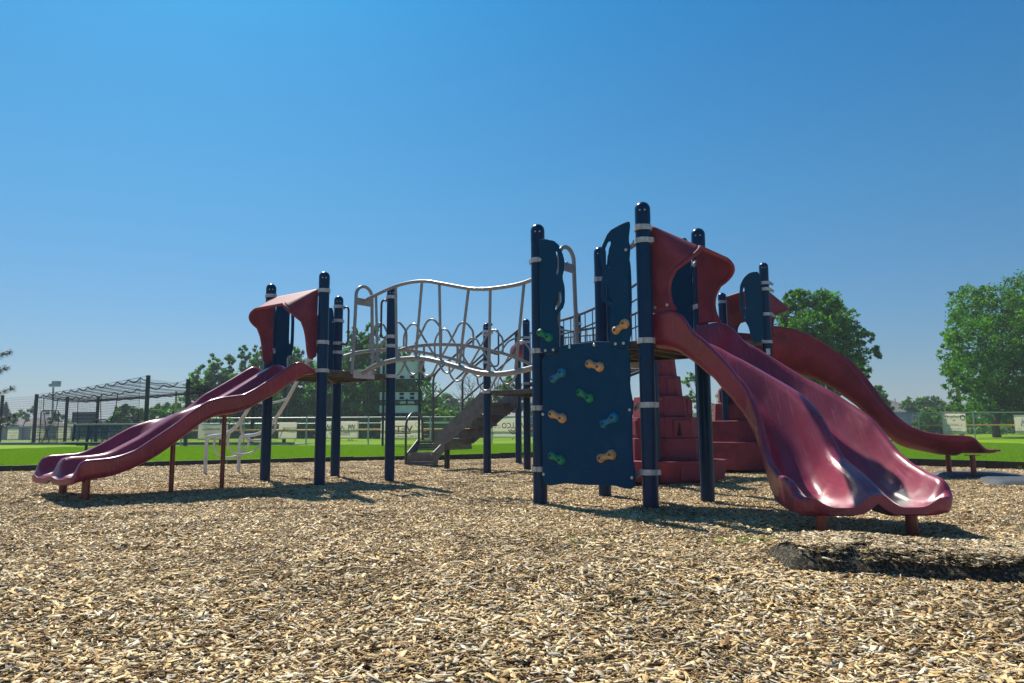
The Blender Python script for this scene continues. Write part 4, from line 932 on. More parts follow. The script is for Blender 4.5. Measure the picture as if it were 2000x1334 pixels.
# ------------------------------------------------------------------ chain-link fences and banners
GALV = mat('galvanised_pipe', (.42, .45, .47), .45, metal=.3); WIRE = mat('galvanised_wire', (.30, .33, .34), .5, metal=.2); YEL = mat('yellow_guard', (.72, .36, .05), .6)
def chain_link(name, a, b_, z0, z1, parent, pitch=.11, w=.0035, mt=None):
    a = Vector(a); b_ = Vector(b_); d = b_ - a; L = d.length; d.normalize(); h = z1 - z0; m_ = MB(); n = int((L + h) / pitch)
    for k in range(n):
        for sg in (1, -1):
            s0 = k * pitch - h; pts = []
            x0, x1 = s0, s0 + h; lo = max(0, x0); hi = min(L, x1)
            if hi <= lo: continue
            f0, f1 = (lo - x0) / h, (hi - x0) / h
            if sg < 0: f0, f1 = 1 - f0, 1 - f1
            p = a + d * lo + Z * (z0 + h * f0); q = a + d * hi + Z * (z0 + h * f1)
            e = d * w; m_.add([p - e, p + e, q + e, q - e], [(0, 1, 2, 3)])
    o = m_.build(name, mt or WIRE, parent, smooth=False); o['kind'] = 'stuff'; return o
def fence(a, b_, z0, z1, step, label, guardz=None, mesh=True, skip=0):
    a = Vector((*a, 0)); b_ = Vector((*b_, 0)); f = empty('chain_link_fence', a + Z * z0, label, 'fence'); L = (b_ - a).length; d = (b_ - a).normalized(); n = round(L / step)
    me = None
    for k in range(n + 1):
        p = a + d * (L * k / n)
        if me is None:
            b = MB(); b.tube([p + Z * (z0 - .1), p + Z * (z1 + .03)], .03, 8); fo = b.build('fence_post', GALV, f); me = fo
        else:
            c = me.copy(); COL.objects.link(c); c.parent = f; c.location = Vector((p.x, p.y, z0 - .1)) - WP[f.name]
    for zz, r_ in ((z1, .022), ):
        b = MB(); b.tube([a + Z * zz, b_ + Z * zz], r_, 8); b.build('top_rail', GALV, f)
    b = MB(); b.tube([a + Z * (z0 + .03), b_ + Z * (z0 + .03)], .006, 6); b.build('tension_wire', GALV, f)
    if guardz:
        b = MB(); b.tube([a + Z * guardz + Vector((0, .1, 0)), b_ + Z * guardz + Vector((0, .1, 0))], .035, 8); b.build('yellow_guard_rail', YEL, f)
    if mesh: chain_link('chain_link_mesh', a, b_, z0, z1, f)
    return f
fence((-14.5, 32.2), (1.8, 32.6), .02, 1.24, 2.72, 'grey chain link fence with banners across the middle of the lawn', .70)
fence((1.8, 32.6), (28.5, 36.9), .02, 1.36, 3.0, 'grey chain link fence with yellow rail on the right side of the lawn', .74)
fence((-44, 54), (-17, 54), .0, 1.25, 3.0, 'distant grey chain link fence behind the batting cage', None, True)
fence((-26, 44), (0, 44), .02, 1.1, 4.0, 'second grey chain link fence beyond the middle fence', None, False)
BAN = mat('banner_vinyl', (.86, .83, .74), .7, spec=.1, trans=.6)
INKG = mat('ink_grey', (.22, .22, .21), .7); INKR = mat('ink_faded_red', (.42, .20, .18), .7); INKB = mat('ink_blue', (.08, .27, .42), .7); INKO = mat('ink_orange', (.6, .3, .2), .7); INKD = mat('ink_dark', (.10, .12, .13), .7)
def banner(x0, x1, y0, y1, z0, z1, label, curl=.03):
    a = Vector((x0, y0, 0)); d = Vector((x1 - x0, y1 - y0, 0)); L = d.length; d.normalize(); nrm = Z.cross(d) * -1
    if nrm.y > 0: nrm = -nrm
    b = MB(); nx, nz = 14, 8
    for j in range(nz + 1):
        for i in range(nx + 1):
            u_, v_ = i / nx, j / nz; p = a + d * (L * u_) + Z * (z0 + (z1 - z0) * v_) + nrm * (.06 + .012 * math.sin(u_ * 9 + v_ * 4)); p.z += curl * math.sin(u_ * 3.3) * (1 - v_) * .5; b.v.append(tuple(p))
    b.f = [(j * (nx + 1) + i, j * (nx + 1) + i + 1, (j + 1) * (nx + 1) + i + 1, (j + 1) * (nx + 1) + i) for j in range(nz) for i in range(nx)]
    org = a + d * L / 2 + Z * (z0 + z1) / 2
    o = empty('banner', (org.x, org.y, z0), label, 'banner'); b.build('banner_sheet', BAN, o, thick=.003)
    for i in range(2):
        for zz in (z0 + .03, z1 - .03):
            g_ = MB(); p = a + d * (L * (.02 + .96 * i)) + Z * zz + nrm * .075; g_.tube([p, p + nrm * .004], .02, 8); g_.build('eyelet', GALV, o, smooth=False)
    return o, org + nrm * .082, d, nrm, L, z1 - z0
def arc_mark(name, c, d, r, w, a0, a1, mt, parent):
    b = MB(); n = 16
    for k in range(n + 1):
        a = a0 + (a1 - a0) * k / n
        for q in (r - w / 2, r + w / 2): b.v.append(tuple(c + d * (q * math.cos(a)) + Z * (q * math.sin(a))))
    b.f = [(2 * k, 2 * k + 1, 2 * k + 3, 2 * k + 2) for k in range(n)]
    b.build(name, mt, parent, smooth=False)
def faint_line(c, d, w, h, mt, parent, seed=1):
    """a line of print too small to read: a run of short marks"""
    r_ = random.Random(seed); x = -w / 2; ln = []
    while x < w / 2:
        g = h * r_.uniform(.45, .8); k = r_.random()
        if k < .85: ln.append([(x, -h / 2 * r_.uniform(.6, 1)), (x + g * .3, h / 2 * r_.uniform(.4, 1)), (x + g * .7, -h / 2 * r_.uniform(.3, 1)), (x + g, h / 2 * r_.uniform(-.5, .9))])
        x += g * 1.15
    strokes('print_line', c, d, ln, h * .14, mt, parent)
def strokes(name, c, d, lines, w, mt, parent):
    b = MB()
    for ln in lines:
        for (x0, z0), (x1, z1) in zip(ln, ln[1:]):
            t = Vector((x1 - x0, z1 - z0, 0)).normalized(); nx, nz = -t.y * w / 2, t.x * w / 2
            b.add([c + d * (x0 + nx) + Z * (z0 + nz), c + d * (x0 - nx) + Z * (z0 - nz), c + d * (x1 - nx) + Z * (z1 - nz), c + d * (x1 + nx) + Z * (z1 + nz)], [(0, 1, 2, 3)])
    b.build(name, mt, parent, smooth=False)
o, c, d, n_, L, h = banner(-10.30, -9.50, 32.45, 32.45, .30, 1.05, 'pale banner with large dark letters beside the left tower posts')
text_obj('lettering', 'TOWN', c + d * .12 + Z * .08 + n_ * .003, d, Z, .2, INKG, o, xs=-1); strokes('baseball_bat', c - d * .25, d, [[(-.1, -.3), (.06, .05)], [(.06, .05), (.1, .14)]], .03, INKG, o)
o, c, d, n_, L, h = banner(-8.60, -6.80, 32.5, 32.5, .30, 1.08, 'pale banner with dark handwritten script between the left tower posts')
faint_line(c + d * .12 + Z * .13 + n_ * .003, d, 1.25, .24, INKD, o, 5); text_obj('lettering', 'Insurance', c + d * .1 - Z * .14 + n_ * .003, d, Z, .30, INKD, o, xs=-.78, shear=.35)
arc_mark('emblem_ring', c - d * .55 - Z * .25 + n_ * .003, d, .10, .015, 0, 6.28, INKG, o)
o, c, d, n_, L, h = banner(-5.82, -3.97, 32.5, 32.55, .28, 1.09, 'pale banner with faded red winged lettering behind the bottom step rail')
text_obj('lettering', 'VETS', c + d * .0 + Z * .02 + n_ * .003, d, Z, .40, INKR, o, xs=-1.1, bold=.01); strokes('red_chevron', c - d * .0 + n_ * .003, d, [[(-.72, .15), (-.45, -.16), (.4, -.16)]], .05, INKR, o)
faint_line(c - Z * .28 + n_ * .003, d, 1.3, .09, INKG, o, 6); arc_mark('emblem_ring', c + d * .72 + Z * .22 + n_ * .003, d, .11, .015, 0, 6.28, INKG, o)
o, c, d, n_, L, h = banner(-1.30, .61, 32.55, 32.6, .28, 1.22, 'pale banner with outlined lettering over a downward red arrow behind the stairs')
text_obj('lettering', 'WILLCO', c + d * .38 + Z * .08 + n_ * .003, d, Z, .34, INKG, o, xs=-.8, bold=.006); faint_line(c - d * .45 + Z * .10 + n_ * .003, d, .5, .06, INKG, o, 7); faint_line(c - d * .5 + Z * .01 + n_ * .003, d, .6, .06, INKG, o, 8)
strokes('red_arrow', c + d * .37 - Z * .18 + n_ * .003, d, [[(-.22, .08), (0, -.10), (.22, .08)], [(-.12, .10), (0, 0), (.12, .10)]], .05, INKR, o)
arc_mark('emblem_ring', c - d * .68 - Z * .26 + n_ * .003, d, .14, .015, 0, 6.28, INKG, o); strokes('emblem_bird', c - d * .68 - Z * .27 + n_ * .003, d, [[(-.08, .05), (.02, .03), (.09, .06)], [(.02, .03), (-.02, -.05)]], .03, INKG, o)
o, c, d, n_, L, h = banner(20.74, 22.02, 35.55, 35.75, .30, 1.30, 'pale banner with orange house outline left of the timber pole')
strokes('house_outline', c + Z * .22 + n_ * .003, d, [[(-.25, 0), (0, .2), (.25, 0)], [(-.2, -.2), (-.2, -.23), (.2, -.23), (.2, -.2)]], .022, INKO, o); text_obj('lettering', 'H', c + Z * .17 + n_ * .003, d, Z, .2, INKG, o, xs=-1, shear=.2)
faint_line(c - Z * .07 + n_ * .003, d, .75, .08, INKG, o, 9); arc_mark('emblem_ring', c + d * .46 + Z * .30 + n_ * .003, d, .12, .05, 0, 6.28, INKG, o); arc_mark('emblem_ring', c - d * .48 + Z * .32 + n_ * .003, d, .12, .02, 0, 6.28, INKO, o); text_obj('lettering', '7', c - d * .48 + Z * .32 + n_ * .003, d, Z, .16, INKG, o, xs=-1)
faint_line(c - Z * .24 + n_ * .003, d, .6, .06, INKG, o, 10); faint_line(c - Z * .35 + n_ * .003, d, .8, .06, INKG, o, 11)
o, c, d, n_, L, h = banner(24.65, 27.0, 36.18, 36.55, .27, 1.22, 'white banner with blue lettering at the right edge of the lawn fence')
text_obj('lettering', 'jdsboert', c - d * .1 + Z * .16 + n_ * .003, d, Z, .44, INKB, o, shear=.2, bold=.006); faint_line(c - Z * .06 + n_ * .003, d, 1.5, .11, INKB, o, 12); arc_mark('emblem_ring', c - d * .95 - Z * .28 + n_ * .003, d, .12, .015, 0, 6.28, INKO, o); text_obj('lettering', '7', c - d * .95 - Z * .28 + n_ * .003, d, Z, .16, INKO, o, xs=-1)
for x0, x1, z0, z1, lb, y in ((-36.9, -36.1, .15, .95, 'small pale banner at the far left of the distant fence', 53.8), (-35.2, -34.2, .17, 1.0, 'pale banner with an orange patch on the distant left fence', 53.8), (-33.3, -32.3, .17, 1.0, 'plain pale banner beside the yellow foul pole on the distant fence', 53.8), (-13.7, -12.4, .30, 1.02, 'pale banner behind the arch climber legs', 32.1)):
    o, c, d, n_, L, h = banner(x0, x1, y, y, z0, z1, lb)
    faint_line(c + Z * .1 + n_ * .003, d, L * .7, .12, INKG, o, int(x0 * 7)); faint_line(c - Z * .12 + n_ * .003, d, L * .55, .07, INKG, o, int(x0 * 9))
    if 'orange patch' in lb:
        b = MB(); b.box(c - d * .25 - Z * .2 + n_ * .004, .3, .004, .25, ax=d, ay=n_); b.build('orange_patch', INKO, o, smooth=False)

# ------------------------------------------------------------------ batting cage
CPOLE = mat('dark_blue_cage_pole', (.012, .025, .035), .5); NETM = mat('black_net', (.012, .013, .015), .9, spec=0)
cg = empty('batting_cage', (-20, 40, 0), 'long batting cage with sagging black net roof on dark poles', 'batting cage')
cps = [(-15.08, 30.2), (-14.48, 32.6), (-13.43, 33.9), (-12.14, 34.3), (-10.68, 34.4), (-29.02, 44.6), (-31.87, 45.7), (-29.2, 48.0), (-27.4, 48.4)]
for x, y in cps:
    b = MB(); b.tube([(x, y, -.1), (x, y, 2.99 if y < 34.35 or y > 40 else 2.75)], .085 if y < 40 else .10, 12); b.build('cage_pole', CPOLE, cg)
def net_sheet(A, B, C_, D_, nu, nv, sag, name, w=.0045, scal=0, fade=False):
    """open net of thin strands over a bilinear patch A-B-C-D sagging by sag"""
    A, B, C_, D_ = map(Vector, (A, B, C_, D_)); m_ = MB()
    def P(u_, v_):
        p = (A * (1 - u_) + B * u_) * (1 - v_) + (D_ * (1 - u_) + C_ * u_) * v_
        p.z -= sag * math.sin(math.pi * v_) * (.6 + .4 * math.sin(math.pi * u_)) + scal * abs(math.sin(u_ * math.pi * 12)) * (1 - .3 * v_); return p
    for i in range(nu + 1):
        u_ = i / nu; K = 10
        for k in range(K):
            p, q = P(u_, k / K), P(u_, (k + 1) / K); e = (B - A).normalized() * w; m_.add([p - e, p + e, q + e, q - e], [(0, 1, 2, 3)])
    for j in range(nv + 1):
        v_ = j / nv; K = 48
        for k in range(K):
            p, q = P(k / K, v_), P((k + 1) / K, v_); t_ = (D_ - A).normalized() * w; m_.add([p - t_, p + t_, q + t_, q - t_], [(0, 1, 2, 3)])
    o = m_.build(name, NETM, cg, smooth=False); o['kind'] = 'stuff'
    return P
R0, R1, R2, R3 = (-15.6, 30.6, 2.92), (-29.0, 44.6, 2.90), (-27.6, 48.4, 2.80), (-11.0, 34.4, 2.80)
Pr = net_sheet(R0, R1, R2, R3, 260, 80, .28, 'net_roof', .007, .16)
net_sheet(R0, R1, (-29.0, 44.6, .1), (-15.6, 30.6, .1), 150, 24, 0, 'net_wall', .0045)
net_sheet(R3, R2, (-27.6, 48.4, .1), (-11.0, 34.4, .1), 150, 24, 0, 'net_wall', .0045)
net_sheet((-29.0, 44.6, 2.85), (-27.6, 48.4, 2.8), (-27.6, 48.4, .1), (-29.0, 44.6, .1), 40, 24, 0, 'net_wall', .005)
net_sheet((-31.8, 45.7, 2.8), (-29.0, 44.6, 2.85), (-29.0, 44.6, .1), (-31.8, 45.7, .1), 24, 20, 0, 'net_wall', .0045)
net_sheet((-14.4, 32.6, 2.9), (-11.0, 34.3, 2.8), (-12.5, 34.0, .4), (-13.6, 33.0, 1.7), 50, 20, .2, 'loose_net', .006, .1)
def rope(p, q, sag, r, n, sc=0, cyc=12):
    p, q = Vector(p), Vector(q); b = MB(); pts = []
    for k in range(n + 1):
        t = k / n; v = p.lerp(q, t); v.z -= sag * math.sin(math.pi * t) + sc * abs(math.sin(t * math.pi * cyc)); pts.append(v)
    b.tube(pts, r, 5); return b.build('net_rope', NETM, cg)
for v_, sc in ((0, .16), (.25, .15), (1, .12), (.75, .12)):
    b = MB(); b.tube([Pr(k / 144, v_) for k in range(145)], .024, 5); b.build('net_rope', NETM, cg)
rope((-15.08, 30.2, 2.97), (-29.02, 44.6, 2.97), .05, .007, 20); rope((-14.48, 32.6, 2.95), (-27.4, 48.4, 2.95), .05, .007, 20); rope((-15.6, 30.6, 2.9), (-11.0, 34.3, 2.8), .3, .016, 40, .1, 6)
rope((-15.6, 30.6, 2.9), (-15.6, 30.6, .1), 0, .008, 4)
for x, y, dx in ((-28.7, 44.8, .5), (-27.9, 44.9, -.8), (-27.9, 47.0, .2), (-22.5, 40.0, .2), (-21.6, 40.0, -.7), (-14.0, 33.2, .6)):
    b = MB(); b.tube(spline([(x, y, 2.75), (x + dx * .1, y, 2.0), (x + dx * .5, y, 1.0), (x + dx, y, .08)], 5), .022, 5); b.build('hanging_net_edge', NETM, cg)
def screen(x, y, w, h, label):
    o = empty('pitching_screen', (x, y, 0), label, 'pitching screen'); RB = mat('brown_frame', (.07, .045, .04), .6)
    b = MB(); b.tube(fillet([(x - w / 2, y, .02), (x - w / 2, y, h), (x + w / 2, y, h), (x + w / 2, y, .02)], .18), .028, 8); b.build('frame', RB, o)
    b = MB(); b.tube([(x - w / 2, y, .04), (x + w / 2, y, .04)], .028, 8); b.tube([(x - w / 2, y, .06), (x - w / 2 - .25, y - .7, .03)], .028, 8); b.build('foot_bar', RB, o)
    m_ = MB()
    for k in range(28):
        xx = x - w / 2 + w * (k + .5) / 28; m_.add([(xx - .004, y, .05), (xx + .004, y, .05), (xx + .004, y, h), (xx - .004, y, h)], [(0, 1, 2, 3)])
        zz = .05 + (h - .05) * (k + .5) / 28; m_.add([(x - w / 2, y, zz - .004), (x - w / 2, y, zz + .004), (x + w / 2, y, zz + .004), (x + w / 2, y, zz - .004)], [(0, 1, 2, 3)])
    m_.build('net', NETM, o, smooth=False)['kind'] = 'stuff'
screen(-27.5, 43.6, 1.05, 1.96, 'brown framed pitching screen at the far left end of the batting cage'); screen(-19.2, 34.2, .72, 1.25, 'small framed pitching screen inside the middle of the batting cage')
b = MB(); b.add([(-34, 40, .075), (-9.8, 33.2, .075), (-9.6, 36.5, .075), (-34, 50, .075)], [(0, 1, 2, 3)]); b.add([(-34, 39.9, .0), (-34, 40, .16), (-9.8, 33.2, .16), (-9.8, 33.1, .0)], [(3, 2, 1, 0)])
cp = b.build('cage_pad', mat('grey_gravel_pad', (.16, .16, .15), .9, var=.3, vscale=5), smooth=False); cp['kind'] = 'structure'
# ------------------------------------------------------------------ scoreboards, poles
SB = mat('scoreboard_back_white', (.66, .72, .80), .5, var=.1, vscale=2); SBD = mat('scoreboard_dark', (.02, .035, .05), .5); DPOLE = mat('dark_steel_pole', (.015, .022, .032), .5)
o = empty('scoreboard', (-4.2, 28, 0), 'white panelled scoreboard seen from behind on dark poles past the left tower', 'scoreboard')
for x in (-3.57, -4.95):
    b = MB(); b.tube([(x, 28.05, -.1), (x, 28.05, 3.45)], .045, 8); b.build('pole', DPOLE, o)
for x0, x1, z0, z1, ns in ((-5.1, -3.52, 2.60, 3.45, 2), (-5.1, -3.6, 1.80, 2.15, 2), (-5.1, -3.62, 1.30, 1.64, 0)):
    b = MB(); b.box(((x0 + x1) / 2, 28.2, (z0 + z1) / 2), x1 - x0, .16, z1 - z0); p = b.build('panel', SB, o, smooth=False)
    for zz in (z0, z1):
        b = MB(); b.box(((x0 + x1) / 2, 28.1, zz), x1 - x0 + .06, .06, .04); b.build('panel_rail', SBD, p, smooth=False)
    b = MB(); b.box((x1 + .06, 28.22, (z0 + z1) / 2), .10, .14, z1 - z0 + .04); b.build('panel_side', SBD, p, smooth=False)
    for k in range(ns):
        for x in (-4.15, -3.75):
            b = MB(); b.box((x - .1, 28.10, z0 + .10 + k * (z1 - z0 - .2)), .16, .05, .09); b.build('bracket', SBD, p, smooth=False)
b = MB(); c = Vector((-4.05, 28.15, 1.68)); n = 16; b.add([c] + [c + Vector((.28 * math.cos(a), 0, .18 * math.sin(a))) for a in np.linspace(0, math.pi, n).tolist()], [(0, k, k + 1) for k in range(1, n)]); b.build('arched_crest', SB, o, smooth=False, thick=.04)
b = MB(); b.box((-4.05, 28.08, 1.76), .05, .05, .2); b.box((-4.05, 28.08, 1.22), .05, .05, .14); b.build('strut', SBD, o, smooth=False)
o = empty('scoreboard', (-46.6, 80, -.3), 'dark scoreboard far beyond the batting cage', 'scoreboard')
for x0, x1, z0, z1 in ((-47.94, -45.24, 1.75, 2.85), (-47.3, -46.0, 1.15, 1.7)):
    b = MB(); b.box(((x0 + x1) / 2, 80, (z0 + z1) / 2), x1 - x0, .3, z1 - z0); p = b.build('panel', SBD, o, smooth=False)
    for k in range(3):
        b = MB(); b.box(((x0 + x1) / 2, 79.83, z0 + (z1 - z0) * (k + .5) / 3), (x1 - x0) * .85, .02, .04); b.build('panel_seam', GALV, p, smooth=False)
for x in (-47.2, -46.0):
    b = MB(); b.tube([(x, 80.1, -.7), (x, 80.1, 2.7)], .08, 8); b.build('pole', DPOLE, o)
o = empty('flood_light', (-50.2, 80, -.6), 'tall pole with box flood light above the batting cage net', 'flood light')
b = MB(); b.tube([(-50.05, 80, -.8), (-50.3, 80, 5.6)], .10, 8); b.build('pole', GALV, o); b = MB(); b.box((-50.0, 80, 5.95), .75, .5, .6, az=(.1, 0, 1)); b.box((-50.5, 80, 5.8), .4, .4, .3); b.build('lamp_head', GALV, o, smooth=False)
YP = mat('yellow_foul_pole', (.45, .38, .12), .6)
for x, y, z1, lb, zl in ((-35.3, 54.3, 3.05, 'faded yellow foul pole at the far left fence', 0), (-27.5, 60, 3.95, 'faded yellow foul pole beyond the batting cage near pole', 0)):
    o = empty('foul_pole', (x, y, 0), lb, 'foul pole'); b = MB(); b.tube([(x, y, -.1), (x - .1, y, z1)], .09, 8); b.build('pole', YP, o)
    b = MB(); b.box((x + .35, y, z1 - 1.0), .02, .02, 1.9); [b.box((x + .13, y, z1 - .1 - .45 * k), .46, .02, .02) for k in range(5)]; b.build('wing_screen', YP, o, smooth=False)
WOODP = mat('weathered_timber', (.22, .18, .13), .85, var=.25, vscale=8, stretch=(8, 8, .5), bump=.3)
o = empty('utility_pole', (30.47, 50, .0), 'weathered timber pole in front of the large right tree', 'utility pole'); b = MB(); b.tube([(30.5, 50, -.1), (30.42, 50, 6.5)], [.17, .12], 10); b.build('shaft', WOODP, o); b = MB(); b.box((30.43, 49.9, 6.0), 1.6, .1, .12); b.build('crossarm', WOODP, o, smooth=False)
o = empty('street_lamp', (-4.4, 62, 0), 'thin grey street lamp with curved arm beyond the stairs', 'street lamp'); b = MB(); b.tube(fillet([(-4.45, 62, -.1), (-4.40, 62, 3.4), (-4.1, 62, 3.68), (-3.6, 62, 3.70)], .4), .035, 8); b.build('mast', GALV, o); b = MB(); b.box((-3.5, 62, 3.69), .35, .14, .07); b.build('lamp_head', GALV, o, smooth=False)
# picnic tables with orange tops
for x, y, w_, lb in ((-10.9, 45.5, 2.4, 'orange topped picnic table behind the fence near the left tower'), (-6.8, 50, 1.9, 'orange topped picnic table behind the fence past the right-hand post of the left tower'), (-9.7, 60, 1.6, 'small orange topped table furthest behind the middle fence')):
    o = empty('picnic_table', (x, y, 0), lb, 'picnic table'); b = MB(); b.box((x, y, .62), w_, .8, .06); b.build('table_top', YEL, o, smooth=False)
    for sx in (-.38, .38):
        b = MB(); b.tube([(x + sx * w_, y - .5, 0), (x + sx * w_ * .8, y, .6)], .03, 6); b.tube([(x + sx * w_, y + .5, 0), (x + sx * w_ * .8, y, .6)], .03, 6); b.build('leg', DPOLE, o)
    for sy in (-.7, .7):
        b = MB(); b.box((x, y + sy, .36), w_, .25, .05); b.build('bench_seat', YEL, o, smooth=False)
# ------------------------------------------------------------------ buildings (far beyond the field)
WGLASS = mat('window_glass', (.03, .04, .05), .08, spec=.8); TRIM = mat('white_trim', (.6, .6, .58), .6)
def hip_house(x0, x1, y0, y1, z0, zw, zr, wallm, roofm, label, gable=False, wins=(), cat='house'):
    o = empty('house', ((x0 + x1) / 2, (y0 + y1) / 2, z0), label, cat)
    b = MB(); b.box(((x0 + x1) / 2, (y0 + y1) / 2, (z0 + zw) / 2), x1 - x0, y1 - y0, zw - z0); b.build('wall', wallm, o, smooth=False)
    e = .45; d = (y1 - y0) / 2; cy = (y0 + y1) / 2; ins = 0 if gable else min(d, (x1 - x0) / 2 - .1)
    b = MB(); b.add([(x0 - e, y0 - e, zw), (x1 + e, y0 - e, zw), (x1 + e, y1 + e, zw), (x0 - e, y1 + e, zw), (x0 - (e if gable else -ins), cy, zr), (x1 + (e if gable else -ins), cy, zr)], [(0, 1, 5, 4), (2, 3, 4, 5), (1, 2, 5), (3, 0, 4), (3, 2, 1, 0)])
    r_ = b.build('roof', roofm, o, smooth=False)
    b = MB(); b.box(((x0 + x1) / 2, y0 - e, zw - .08), x1 - x0 + 2 * e, .06, .18); b.build('fascia', TRIM, r_, smooth=False)
    b = MB(); b.tube([(x0 + (x1 - x0) * .6, cy - d * .4, zr - (zr - zw) * .5), (x0 + (x1 - x0) * .6, cy - d * .4, zr + .1)], .08, 8); b.build('vent_pipe', GALV, r_)
    for wx, wz, ww, wh in wins:
        f = MB(); f.box((wx, y0 - .02, wz), ww + .16, .06, wh + .16); fo = f.build('window', TRIM, o, smooth=False)
        f = MB(); f.box((wx, y0 - .06, wz), ww, .02, wh); f.build('pane', WGLASS, fo, smooth=False)
    return o
ROOF1 = mat('grey_brown_shingle', (.17, .145, .135), .9, var=.25, vscale=3, bump=.4, bscale=20); ROOF2 = mat('tan_shingle', (.30, .27, .24), .9, var=.2, vscale=3); WALLB = mat('blue_grey_siding', (.17, .23, .28), .7, var=.08, vscale=1); WALLC = mat('cream_siding', (.46, .42, .36), .8, var=.08, vscale=1)
hip_house(58.5, 67.6, 120, 128, -.6, 3.15, 5.35, WALLB, ROOF1, 'blue grey house with brown hip roof behind the right fence', wins=((60.2, 1.9, .9, 1.2), (63.5, 1.5, 1.4, 1.2), (65.8, 1.9, .9, 1.2)))
hip_house(71.5, 80.5, 122, 130, -.6, 1.2, 2.35, WALLC, ROOF2, 'low tan roofed garage behind the timber pole', gable=True)
hip_house(79, 86, 130, 138, -.6, 3.3, 4.9, WALLB, ROOF1, 'dark roofed house half hidden by the large right tree', gable=True, wins=((81, 2.4, 1, 1),))
hip_house(-8.3, 1.5, 125, 133, -.6, 2.9, 4.6, WALLC, ROOF2, 'cream house with grey hip roof seen above the stairs', wins=((-6, 1.8, 1.2, 1), (-2.5, 1.8, 1.2, 1)))
hip_house(1.6, 9.5, 100, 110, -.6, 4.3, 6.6, mat('grey_siding', (.23, .25, .28), .8), mat('slate_shingle', (.14, .15, .17), .9, var=.2, vscale=3), 'large grey house behind the climbing wall post', gable=True, wins=((2.6, 3.0, .8, 1.2), (2.6, .8, .8, 1.2)))
hip_house(-78, -70, 110, 118, -.6, 1.6, 3.0, WALLC, ROOF1, 'low brown roofed house at the far left behind the distant fence')
hip_house(-56, -48, 115, 122, -.6, 1.4, 2.6, WALLB, ROOF1, 'low grey house behind the left pitching screen', wins=((-52, .8, 1.2, .8),))
o = empty('dugout', (-3.5, 40, 0), 'dark green covered dugout with white roof edge behind the stairs', 'dugout')
DG = mat('green_shade_cloth', (.035, .085, .085), .8, var=.15, vscale=4)
b = MB(); b.box((-3.3, 40.6, .55), 2.5, .08, .95); b.build('wall', DG, o, smooth=False)
for x in (-4.5, -3.3, -2.1):
    b = MB(); b.tube([(x, 40.5, 0), (x, 40.5, 1.05)], .03, 8); b.build('post', GALV, o)
b = MB(); b.box((-3.3, 41.2, 1.06), 2.7, 1.6, .05, az=(0, .05, 1)); b.box((-3.3, 40.38, 1.07), 2.7, .05, .10); b.build('roof', TRIM, o, smooth=False)
# vehicles on the street beyond the field
def wheel(c, r, parent):
    b = MB(); b.tube([c - Vector((0, .11, 0)), c + Vector((0, .11, 0))], r, 16); w_ = b.build('wheel', mat('tyre_rubber', (.02, .02, .02), .8), parent, auto=30); b = MB(); b.tube([c - Vector((0, .13, 0)), c - Vector((0, .10, 0))], r * .6, 12); b.build('rim', GALV, w_, auto=30)
def prism(name, prof, y0, y1, mt, parent, bevel=.03):
    n = len(prof); b = MB(); b.add([(x, y0, z) for x, z in prof] + [(x, y1, z) for x, z in prof], [tuple(range(n)), tuple(range(2 * n - 1, n - 1, -1))] + [(k, n + k, n + (k + 1) % n, (k + 1) % n) for k in range(n)]); return b.build(name, mt, parent, smooth=False, bevel=bevel)
def vehicle(x, y, z, kind_, col, label, cat):
    o = empty('parked_' + cat.replace(' ', '_'), (x, y, z), label, cat); P = mat(cat.replace(' ', '_') + '_paint_%d' % int(x), col, .3, coat=.6)
    q = lambda L_: [(x + a, z + b2) for a, b2 in L_]
    if kind_ == 'pickup':
        prism('body', q([(-2.7, .45), (2.7, .45), (2.75, .95), (1.6, 1.08), (-2.7, 1.08)]), y - .95, y + .95, P, o); prism('cab', q([(-.9, 1.08), (1.45, 1.08), (.75, 1.78), (-.7, 1.78)]), y - .85, y + .85, P, o); prism('window', q([(-.7, 1.14), (1.2, 1.14), (.65, 1.68), (-.6, 1.68)]), y - .86, y - .855, WGLASS, o, 0)
        for dx in (-1.75, 1.75): wheel(Vector((x + dx, y - .85, z + .42)), .42, o)
    elif kind_ == 'car':
        prism('body', q([(-2.2, .3), (2.2, .3), (2.25, .75), (1.3, .9), (-2.2, .9)]), y - .85, y + .85, P, o); prism('cab', q([(-1.6, .9), (1.2, .9), (.5, 1.42), (-1.0, 1.42)]), y - .75, y + .75, P, o); prism('window', q([(-1.3, .94), (.95, .94), (.42, 1.36), (-.9, 1.36)]), y - .76, y - .755, WGLASS, o, 0)
        for dx in (-1.4, 1.4): wheel(Vector((x + dx, y - .78, z + .33)), .33, o)
    else:
        prism('body', q([(-2.1, .6), (2.2, .6), (2.2, 1.9), (1.2, 2.0), (1.2, 3.0), (-2.1, 3.3)]), y - 1.1, y + 1.1, P, o, .1); prism('window', q([(.1, 1.5), (1.1, 1.5), (1.1, 2.1), (.1, 2.1)]), y - 1.12, y - 1.11, WGLASS, o, 0); prism('stripe', q([(-1.9, 1.75), (0, 1.75), (0, 1.9), (-1.9, 1.9)]), y - 1.12, y - 1.11, GALV, o, 0); prism('door', q([(.3, .7), (.9, .7), (.9, 1.35), (.3, 1.35)]), y - 1.12, y - 1.11, WGLASS, o, 0)
        for dx in (-.8, .1): wheel(Vector((x + dx, y - 1.0, z + .4)), .4, o)
    return o
vehicle(60.8, 104, -.35, 'pickup', (.10, .14, .17), 'grey blue pickup truck parked behind the timber pole', 'pickup truck'); vehicle(55.6, 108, -.35, 'car', (.30, .38, .44), 'pale car between the house banner and the timber pole', 'car')
